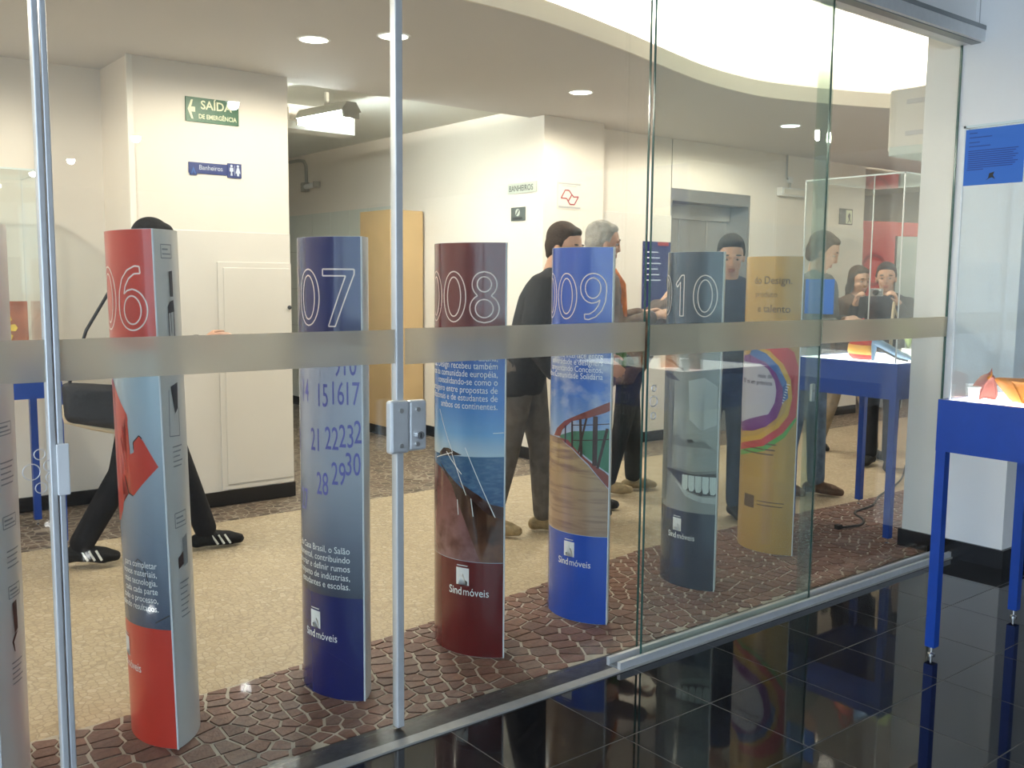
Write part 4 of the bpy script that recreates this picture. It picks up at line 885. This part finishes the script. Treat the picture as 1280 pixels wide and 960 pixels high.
# power cable on the lobby floor
cabpts = smooth_curve([(5.03, .60), (5.18, .56), (5.32, .62), (5.45, .76), (5.72, .80), (6.0, .92), (6.35, 1.02), (6.7, 1.15), (7.2, 1.4)], 5)
cbl = empty('power_cable', (5.03, .60, 0), label='thin black power cable lying on the floor under the lit blue table', cat='cable')
MB().tube([(x-5.03, y-.60, .012) for x, y in cabpts], .007, 6).build('cord', 'cable_black', cbl, smooth=True); box('plug', 'cable_black', (-.03, -.015, .004, .01, .015, .03), cbl)

# ------------------------------------------------------------------ people
def remesh(mb_, voxel, name, m, parent, smooth_it=4, fac=.5):
    me = bpy.data.meshes.new('tmp'); me.from_pydata(mb_.v, [], mb_.f); ob = bpy.data.objects.new('tmp', me); COL.objects.link(ob)
    r = ob.modifiers.new('r', 'REMESH'); r.mode = 'VOXEL'; r.voxel_size = voxel; r.use_smooth_shade = True
    if smooth_it: s_ = ob.modifiers.new('s', 'SMOOTH'); s_.iterations = smooth_it; s_.factor = fac
    dg = bpy.context.evaluated_depsgraph_get(); out = bpy.data.meshes.new_from_object(ob.evaluated_get(dg)); out.name = name
    bpy.data.objects.remove(ob); bpy.data.meshes.remove(me)
    return link(name, out, m, parent, True)
def ball(mb_, c, r, n=12):
    rx, ry, rz = r if isinstance(r, (tuple, list)) else (r, r, r)
    vs = [(c[0], c[1], c[2]+rz)]; 
    for i in range(1, n//2+2):
        t = math.pi*i/(n//2+2)
        for k in range(n): a = 2*math.pi*k/n; vs.append((c[0]+rx*math.sin(t)*math.cos(a), c[1]+ry*math.sin(t)*math.sin(a), c[2]+rz*math.cos(t)))
    vs.append((c[0], c[1], c[2]-rz)); R = n//2+1; fs = [(0, 1+k, 1+(k+1) % n) for k in range(n)]
    for i in range(R-1):
        for k in range(n): fs.append((1+i*n+k, 1+(i+1)*n+k, 1+(i+1)*n+(k+1) % n, 1+i*n+(k+1) % n))
    L_ = len(vs)-1; fs += [(L_, 1+(R-1)*n+(k+1) % n, 1+(R-1)*n+k) for k in range(n)]
    mb_.add(vs, fs)
def limb(mb_, pts, rs, n=12):
    for p, r in zip(pts, rs): ball(mb_, p, r, n)
    for i in range(len(pts)-1): mb_.tube([pts[i], pts[i+1]], [rs[i], rs[i+1]], n)
def loft(mb_, rings, n=18):
    """rings: (center, rx forward, ry sideways)"""
    vs = [(c[0]+a*math.cos(2*math.pi*k/n), c[1]+b*math.sin(2*math.pi*k/n), c[2]) for c, a, b in rings for k in range(n)]
    fs = [(i*n+k, i*n+(k+1) % n, (i+1)*n+(k+1) % n, (i+1)*n+k) for i in range(len(rings)-1) for k in range(n)]
    fs += [tuple(range(n))[::-1], tuple((len(rings)-1)*n+k for k in range(n))]; mb_.add(vs, fs)
mat('skin', (.60, .34, .23), .5, var=.05, scale=20); mat('eye_white', (.42, .38, .35), .5); mat('eye_dark', (.03, .02, .015), .2); mat('lips', (.42, .16, .13), .5)
def hand(mb_, wr, d, thumb, curl, k):
    d = d.normalized(); t = (thumb-d*thumb.dot(d)).normalized(); nrm = d.cross(t)   # palm normal
    if curl < 0: nrm = -nrm; curl = -curl
    pc = wr+d*.045*k
    for a in (-.026, -.009, .009, .026): limb(mb_, [wr+d*.012*k+t*a*.7*k, pc+t*a*k, wr+d*.088*k+t*a*k], [.016*k, .0145*k, .011*k], 8)
    for a, L_ in ((.030, .066), (.0103, .076), (-.0103, .070), (-.030, .054)):
        p = wr+d*.088*k+t*a*k; pts = [p]; dd = d.copy(); ang = 0
        for s_ in (.45, .32, .23):
            ang += curl; q = (d*math.cos(ang)+nrm*math.sin(ang)); p = p+q*L_*s_*k; pts.append(p)
        limb(mb_, pts, [.0095*k, .0088*k, .0080*k, .0068*k], 8)
    b = wr+d*.025*k+t*.028*k; q1 = b+(d*.55+t*.75+nrm*.25).normalized()*.040*k; q2 = q1+(d*.85+t*.30+nrm*.40).normalized()*.032*k; q3 = q2+(d*.95+nrm*.35).normalized()*.022*k
    limb(mb_, [b, q1, q2, q3], [.014*k, .0115*k, .010*k, .0075*k], 8)
def person(label, loc, heading, H, top, pants, shoes, hair, legs=((0, 0), (0, 0)), arms=None, lean=0, head=(0, 0), tuck=.90, coat=0.0, group=None, skin='skin', hairstyle='short', stripe=None, lean_side=0):
    """heading: degrees, direction faced in plan (0 = +x). local frame: +x forward, +y left."""
    k = H/1.76; root = empty('person', (loc[0], loc[1], 0), math.radians(heading), label, 'person', group)
    hip = Vector((0, 0, .93*k)); J = {}
    for s_, (t, b) in zip((1, -1), legs):
        h = hip+Vector((0, .088*k*s_, -.02*k)); t = math.radians(t); b = math.radians(b)
        kn = h+Vector((math.sin(t), 0, -math.cos(t)))*.42*k; an = kn+Vector((math.sin(t-b), 0, -math.cos(t-b)))*.415*k
        J[s_] = [h, kn, an, t-b]
    low = min(J[s_][2].z - .075*k + (.0 if True else 0) for s_ in (1, -1)); sh_ = Vector((0, 0, -low))
    hip = hip+sh_
    for s_ in (1, -1): J[s_][:3] = [p+sh_ for p in J[s_][:3]]
    la = math.radians(lean); ls = math.radians(lean_side)
    updir = Vector((math.sin(la), math.sin(ls), math.cos(la)*math.cos(ls))).normalized()
    U = lambda z, x=0.0, y=0.0: hip+updir*z*k+Vector((x*math.cos(la), y, -x*math.sin(la)))*k
    neck = U(.58); hc = neck+(updir*.6+Vector((0, 0, .4))).normalized()*.118*k+Vector((.030*k, 0, 0))
    hy, hp = math.radians(head[0]), math.radians(head[1])      # head yaw (left +), pitch (down +)
    HM = Matrix.Translation(hc) @ Matrix.Rotation(hy, 4, 'Z') @ Matrix.Rotation(hp, 4, 'Y')
    HP = lambda x, y, z: tuple(HM @ Vector((x*k, y*k, z*k)))
    body = MB(); shirt = MB(); trou = MB()
    # torso
    tor = [(-.06, .105, .165), (.04, .105, .160), (.16, .105, .150), (.30, .118, .168), (.42, .122, .182), (.50, .100, .178), (.555, .060, .100)]
    loft(body, [(U(z, 0), a*k*.92, b*k*.92) for z, a, b in tor])
    limb(shirt, [tuple(U(.50, 0, -.12)), tuple(U(.535, 0, -.05)), tuple(U(.535, 0, .05)), tuple(U(.50, 0, .12))], [.055*k, .052*k, .052*k, .055*k]); loft(shirt, [(U(z, 0), (a+.012+coat)*k, (b+.012+coat)*k) for z, a, b in ([(-.02-coat*4, .110, .172)] if not coat else [(-.14, .115, .178)])+tor[1:]])
    limb(body, [tuple(U(.52)), tuple(neck+updir*.06*k)], [.062*k, .055*k])
    # head
    mbh = body
    def hball(x, y, z, r): 
        tmp = MB(); ball(tmp, (0, 0, 0), tuple(q*k for q in r), 14); mbh.add([HM @ Vector((v[0]+x*k, v[1]+y*k, v[2]+z*k)) for v in tmp.v], tmp.f)
    hball(-.005, 0, .03, (.097, .076, .088)); hball(.022, 0, -.035, (.068, .060, .082)); hball(.040, 0, -.085, (.036, .034, .028))
    hball(.090, 0, -.015, (.016, .012, .030)); hball(.098, 0, -.030, (.014, .015, .012)); hball(.070, 0, .022, (.030, .055, .012))
    for s_ in (1, -1): hball(-.004, .076*s_, -.010, (.020, .010, .032)); hball(.055, .034*s_, -.03, (.026, .022, .022))
    # arms
    arms = arms or (dict(), dict()); hands = []
    for s_, a in zip((1, -1), arms):
        sp = U(.475, 0, .178*s_); 
        p = math.radians(a.get('p', 4)); ab = math.radians(a.get('a', 8)); e = math.radians(a.get('e', 12)); inn = math.radians(a.get('i', 0))
        ud = Vector((math.sin(p)*math.cos(ab), s_*math.sin(ab), -math.cos(p)*math.cos(ab))); el_ = sp+ud*.29*k
        q = p+e; fd = Vector((math.sin(q)*math.cos(inn), -s_*math.sin(inn)+s_*math.sin(ab)*.3, -math.cos(q)*math.cos(inn))).normalized(); wr = el_+fd*.25*k
        limb(body, [tuple(sp), tuple(el_), tuple(wr)], [.048*k, .036*k, .026*k])
        hand(body, wr, fd, Vector(a.get('t', (1, 0, .3))), a.get('c', .35)*(-1 if s_ > 0 else 1)*a.get('flip', 1), k)
        cut = el_+fd*(.245*k if a.get('sleeve', 1) else -.05*k)
        if a.get('sleeve', 1): limb(shirt, [tuple(sp), tuple(sp+ud*.15*k), tuple(el_), tuple(el_+fd*.12*k), tuple(el_+fd*.215*k)], [v*k+coat*.5 for v in (.070, .060, .052, .046, .040)])
        else: limb(shirt, [tuple(sp), tuple(sp+ud*.16*k)], [.070*k, .064*k])
        hands.append(wr+fd*.08*k)
    # legs
    for s_ in (1, -1):
        h, kn, an, sa = J[s_]
        limb(body, [tuple(h), tuple(kn), tuple(an)], [.075*k, .050*k, .036*k])
        limb(trou, [tuple(h+Vector((0, 0, .03*k))), tuple(h.lerp(kn, .45)), tuple(kn), tuple(kn.lerp(an, .4)), tuple(kn.lerp(an, .92))], [.100*k, .086*k, .066*k, .064*k, .060*k])
        # shoe
        tilt = max(-.5, min(.5, -sa*.8)) if an.z > .10*k else 0
        sm_ = MB(); fx_ = math.cos(tilt); 
        A = Vector((an.x, an.y, an.z-.075*k)); D = Vector((math.cos(tilt), s_*.12, math.sin(-tilt) if False else -math.sin(tilt))).normalized()
        A.z = max(A.z, 0.0)
        pts = [A+D*x*k+Vector((0, 0, z*k)) for x, z in ((-.055, .040), (-.02, .050), (.05, .046), (.11, .036), (.165, .030))]
        pts = [Vector((q.x, q.y, max(q.z, .030*k))) for q in pts]
        limb(sm_, [tuple(q) for q in pts], [.038*k, .042*k, .043*k, .042*k, .028*k], 10); limb(sm_, [tuple(A+Vector((0, 0, .05*k))), tuple(A+Vector((0, 0, .09*k)))], [.042*k, .040*k], 10)
        sm_.v = [(x, y, max(z, .004)) for x, y, z in sm_.v]
        so = remesh(sm_, .010, 'shoe', shoes, root, 2)
        if stripe:
            side = Vector((-D.y, D.x, 0)).normalized()
            for j in range(3):
                mbs = MB()
                for sg_ in (1, -1):
                    c0 = A+D*(.035+.032*j)*k+side*sg_*.0445*k
                    mbs.tube([tuple(c0+Vector((0, 0, .02*k))+D*.012*k), tuple(c0+Vector((0, 0, .068*k))-D*.016*k-side*sg_*.012*k)], .006*k, 6)
                mbs.build('stripe', stripe, so)
    loft(trou, [(U(-.13), .10*k, .14*k), (U(-.05), .118*k, .176*k), (U(.05), .112*k, .168*k), (U(.09), .106*k, .160*k)])
    remesh(body, .0072, 'body', skin, root, 3, .4)
    remesh(trou, .011, 'trousers', pants, root, 5); remesh(shirt, .011, 'jacket' if coat else 'shirt', top, root, 5)
    # hair
    hm = MB(); mbh = hm
    hball(-.022, 0, .050, (.096, .084, .088)); hball(-.040, 0, .000, (.075, .081, .075)); hball(-.052, 0, -.050, (.048, .060, .04))
    hball(.030, 0, .088, (.050, .066, .032))
    for s_ in (1, -1): hball(-.02, .070*s_, .020, (.045, .016, .045))
    if hairstyle == 'long': hball(-.065, 0, -.08, (.055, .080, .085)); hball(-.07, 0, -.13, (.045, .07, .07)); [hball(-.01, .075*s_, -.04, (.04, .018, .08)) for s_ in (1, -1)]
    if hairstyle == 'bun': hball(-.125, 0, .03, (.045, .045, .045))
    remesh(hm, .0095, 'hair', hair, root, 2)
    # eyes, brows, mouth
    ey = MB(); ir = MB(); mo = MB(); br = MB()
    for s_ in (1, -1):
        for tgt, (x, y, z), r in ((ey, (.074, .031*s_, .000), (.010, .013, .006)), (ir, (.082, .031*s_, .000), (.005, .0065, .0058)), (br, (.086, .032*s_, .028), (.008, .022, .005))):
            tmp = MB(); ball(tmp, (0, 0, 0), tuple(q*k for q in r), 10); tgt.add([HM @ Vector((v[0]+x*k, v[1]+y*k, v[2]+z*k)) for v in tmp.v], tmp.f)
    for z, r in ((-.062, (.010, .024, .006)), (-.072, (.011, .021, .007))):
        tmp = MB(); ball(tmp, (0, 0, 0), tuple(q*k for q in r), 10); mo.add([HM @ Vector((v[0]+.080*k, v[1], v[2]+z*k)) for v in tmp.v], tmp.f)
    ey.build('eyes', 'eye_white', root, True); ir.build('irises', 'eye_dark', root, True); br.build('brows', hair, root, True); mo.build('mouth', 'lips', root, True)
    root['hands'] = [tuple(root.matrix_basis @ h) for h in hands] if False else 0
    del root['hands']
    return root, U, hands
for nm, c_, v in [('cloth_black', (.014, .014, .017), .2), ('cloth_navy', (.020, .026, .055), .2), ('jean_dark', (.035, .055, .10), .3), ('jean_grey', (.13, .115, .105), .25), ('jean_blue', (.12, .17, .24), .3), ('cloth_brown', (.085, .055, .042), .25),
                  ('cloth_grey', (.11, .12, .125), .2), ('cloth_tweed', (.16, .12, .10), .3), ('khaki', (.30, .24, .17), .2), ('cloth_orange', (.65, .19, .04), .3), ('cloth_green', (.12, .22, .05), .3), ('cloth_charcoal', (.03, .03, .033), .2)]:
    mat(nm, c_, .85, var=v, scale=16, bump=.5, bscale=22, spec=.2)
for nm, c_ in [('hair_black', (.012, .010, .010)), ('hair_brown', (.045, .028, .018)), ('hair_grey', (.36, .34, .30)), ('shoe_black', (.015, .015, .016)), ('shoe_tan', (.34, .26, .15)), ('shoe_brown', (.10, .06, .04)), ('stripe_white', (.75, .74, .70))]:
    mat(nm, c_, .75, var=.25, scale=30, bump=.4, bscale=90, spec=.25)
GP = 'visitors in the lobby'
# 1 walking person behind the red totem
p1, U1, h1 = person('walking person in black with striped trainers and a shoulder bag behind the red totem', (1.58, 2.46), -18, 1.81, 'cloth_black', 'cloth_black', 'shoe_black', 'hair_black',
    legs=((22, 4), (-16, 14)), arms=(dict(p=-14, a=10, e=14), dict(p=2, a=8, e=99, i=-4, c=.4, flip=-1)), lean=3, head=(5, 10), group=GP, stripe='stripe_white')
# 2 man behind the bright blue totem
person('man in a black jacket and grey-brown jeans standing behind the bright blue totem', (3.45, 1.66), -55, 1.82, 'cloth_charcoal', 'jean_grey', 'shoe_tan', 'hair_brown',
    legs=((10, 6), (-8, 6)), arms=(dict(p=10, a=14, e=50, i=20), dict(p=-6, a=24, e=40, i=20)), lean=17, head=(-15, 12), coat=.012, group=GP)
# 3 grey-haired man
person('grey-haired man in a tweed jacket and orange scarf with one hand raised', (4.08, 1.76), -30, 1.83, 'cloth_tweed', 'cloth_charcoal', 'shoe_black', 'hair_grey',
    legs=((3, 3), (-4, 3)), arms=(dict(p=22, a=10, e=85, i=15, c=.6), dict(p=14, a=8, e=95, i=10, c=.6)), lean=2, head=(0, 6), coat=.014, group=GP)
# 4 leaning person in brown
person('person in a brown jacket and black trousers leaning beside the dark slate totem', (4.72, 2.08), -32, 1.68, 'cloth_brown', 'cloth_black', 'shoe_tan', 'hair_black',
    legs=((8, 6), (-8, 6)), arms=(dict(p=20, a=10, e=60, i=15), dict(p=18, a=12, e=55, i=10)), lean=32, head=(0, 12), coat=.014, group=GP)
# 5 man in navy
person('dark-haired man in a navy shirt standing between the slate and gold totems', (4.70, 1.23), 232, 1.75, 'cloth_navy', 'jean_dark', 'shoe_black', 'hair_black',
    legs=((2, 2), (-2, 2)), arms=(dict(p=12, a=8, e=60, i=25), dict(p=8, a=8, e=40, i=20)), lean=3, head=(-8, 16), group=GP)
# 6 man in grey jacket
person('man in a dark grey jacket and jeans with crossed hands behind the inner glass case', (5.66, 1.30), -78, 1.81, 'cloth_grey', 'jean_blue', 'shoe_brown', 'hair_brown',
    legs=((6, 4), (-6, 4)), arms=(dict(p=6, a=12, e=106, i=50, c=.4), dict(p=4, a=14, e=100, i=48, c=.4)), lean=4, head=(18, 22), coat=.012, group=GP)
# 7 woman with camera
p7, U7, h7 = person('woman in black with pinned dark hair holding a camera to her face', (7.0, 1.52), 200, 1.63, 'cloth_black', 'cloth_black', 'shoe_black', 'hair_black',
    legs=((4, 4), (-5, 4)), arms=(dict(p=50, a=12, e=100, i=22, c=.7), dict(p=45, a=14, e=105, i=20, c=.7)), lean=3, head=(10, 4), group=GP, hairstyle='bun')
# 8 khaki trousers
person('person in khaki trousers and a brown top stepping forward behind the woman with the camera', (7.35, 2.05), 250, 1.66, 'cloth_brown', 'khaki', 'shoe_black', 'hair_brown',
    legs=((24, 10), (-14, 10)), arms=(dict(p=10, a=8, e=40), dict(p=-6, a=10, e=20)), lean=6, head=(0, 8), group=GP, hairstyle='long')
def on_person(p, v): return p.matrix_basis @ Vector(v) if False else Matrix.LocRotScale(p.location, p.rotation_euler, None) @ Vector(v)
# scarf of the grey-haired man: separate garment
mt3 = Matrix.LocRotScale(Vector((4.08, 1.76, 0)), Matrix.Rotation(math.radians(-30), 3, 'Z').to_euler(), None)
sc = empty('scarf', (4.08, 1.76, 1.1), math.radians(-30), 'long orange and green scarf hanging on the grey-haired man', 'scarf')
for y, m_ in ((.06, 'cloth_orange'), (-.06, 'cloth_orange')):
    MB().tube([(.03, y*1.1, .46), (.10, y*1.25, .42), (.155, y*1.1, .34), (.165, y, .20), (.165, y, .02)], [.022, .026, .03, .032, .032], 10).build('scarf_fall', m_, sc, True)
    MB().tube([(.165, y, .02), (.165, y, -.16)], [.032, .034], 10).build('scarf_end', 'cloth_green', sc, True)
MB().tube([(.06*math.cos(a)+.01, .075*math.sin(a), .47+.02*math.cos(a)*-1) for a in [2*math.pi*k/14 for k in range(15)]], .024, 8, cap=False).build('scarf_loop', 'cloth_orange', sc, True)
# shoulder bag of the walking person
mat('bag_black', (.018, .018, .022), .6, var=.2, bump=.3); mat('bag_cream', (.62, .50, .34), .7)
hb = empty('shoulder_bag', (1.30, 2.36, .70), math.radians(-18), 'black shoulder bag with cream trim hanging at the walking person', 'bag')
mb = MB(); limb(mb, [(-.09, 0, .09), (.11, 0, .05), (.12, 0, .20), (-.11, 0, .22), (-.09, 0, .09)], [.045, .045, .032, .032, .045], 10); mb.box(-.10, -.04, .07, .11, .04, .21)
remesh(mb, .012, 'bag_body', 'bag_black', hb, 3)
MB().tube([(-.135, 0, .14), (-.125, 0, .06), (0, 0, .022), (.11, 0, -.005), (.15, 0, .04)], .014, 8).build('cream_trim', 'bag_cream', hb, True)
MB().tube([(-.11, .0, .22), (-.02, .02, .50), (.13, .05, .76), (.22, .10, .82)], .008, 8).build('strap', 'bag_black', hb, True); MB().tube([(.12, .0, .20), (.16, .03, .52), (.22, .10, .82)], .008, 8).build('strap', 'bag_black', hb, True)
ph = empty('blue_phone', (0, 0, 0), 0, 'small blue object held in the walking person\'s hand', 'phone')
hw = on_person(p1, h1[1]); ph.location = hw+Vector((.035, -.012, -.004))
box('case', 'ring_blue', (-.03, -.008, -.012, .055, .008, .014), ph, bevel=.003); box('screen', 'black_print', (-.02, -.0095, -.008, .045, -.007, .010), ph)
# handbag of the woman
hb2 = empty('shoulder_bag', (6.86, 1.36, .72), math.radians(200), 'bag on a cream strap at the shoulder of the woman with the camera', 'bag')
box('bag_body', 'bag_cream', (-.15, -.05, 0, .15, .05, .24), hb2, bevel=.02); MB().tube([(-.13, 0, .23), (-.10, 0, .45), (-.02, 0, .62), (.06, 0, .60), (.12, 0, .45), (.13, 0, .23)], .013, 8).build('strap', 'bag_cream', hb2, True)
cmx = on_person(p7, (h7[0]+h7[1])/2)
ca = empty('compact_camera', cmx+Vector((0, 0, .02)), math.radians(200), 'small silver camera held up by the woman in black', 'camera')
box('camera_body', 'silver', (-.012, -.05, -.03, .014, .05, .03), ca, bevel=.004); MB().tube([(.01, .0, 0), (.035, .0, 0)], .02, 14).build('lens', 'black_print', ca); box('flash', 'white_plastic', (.012, .022, .012, .016, .04, .022), ca)
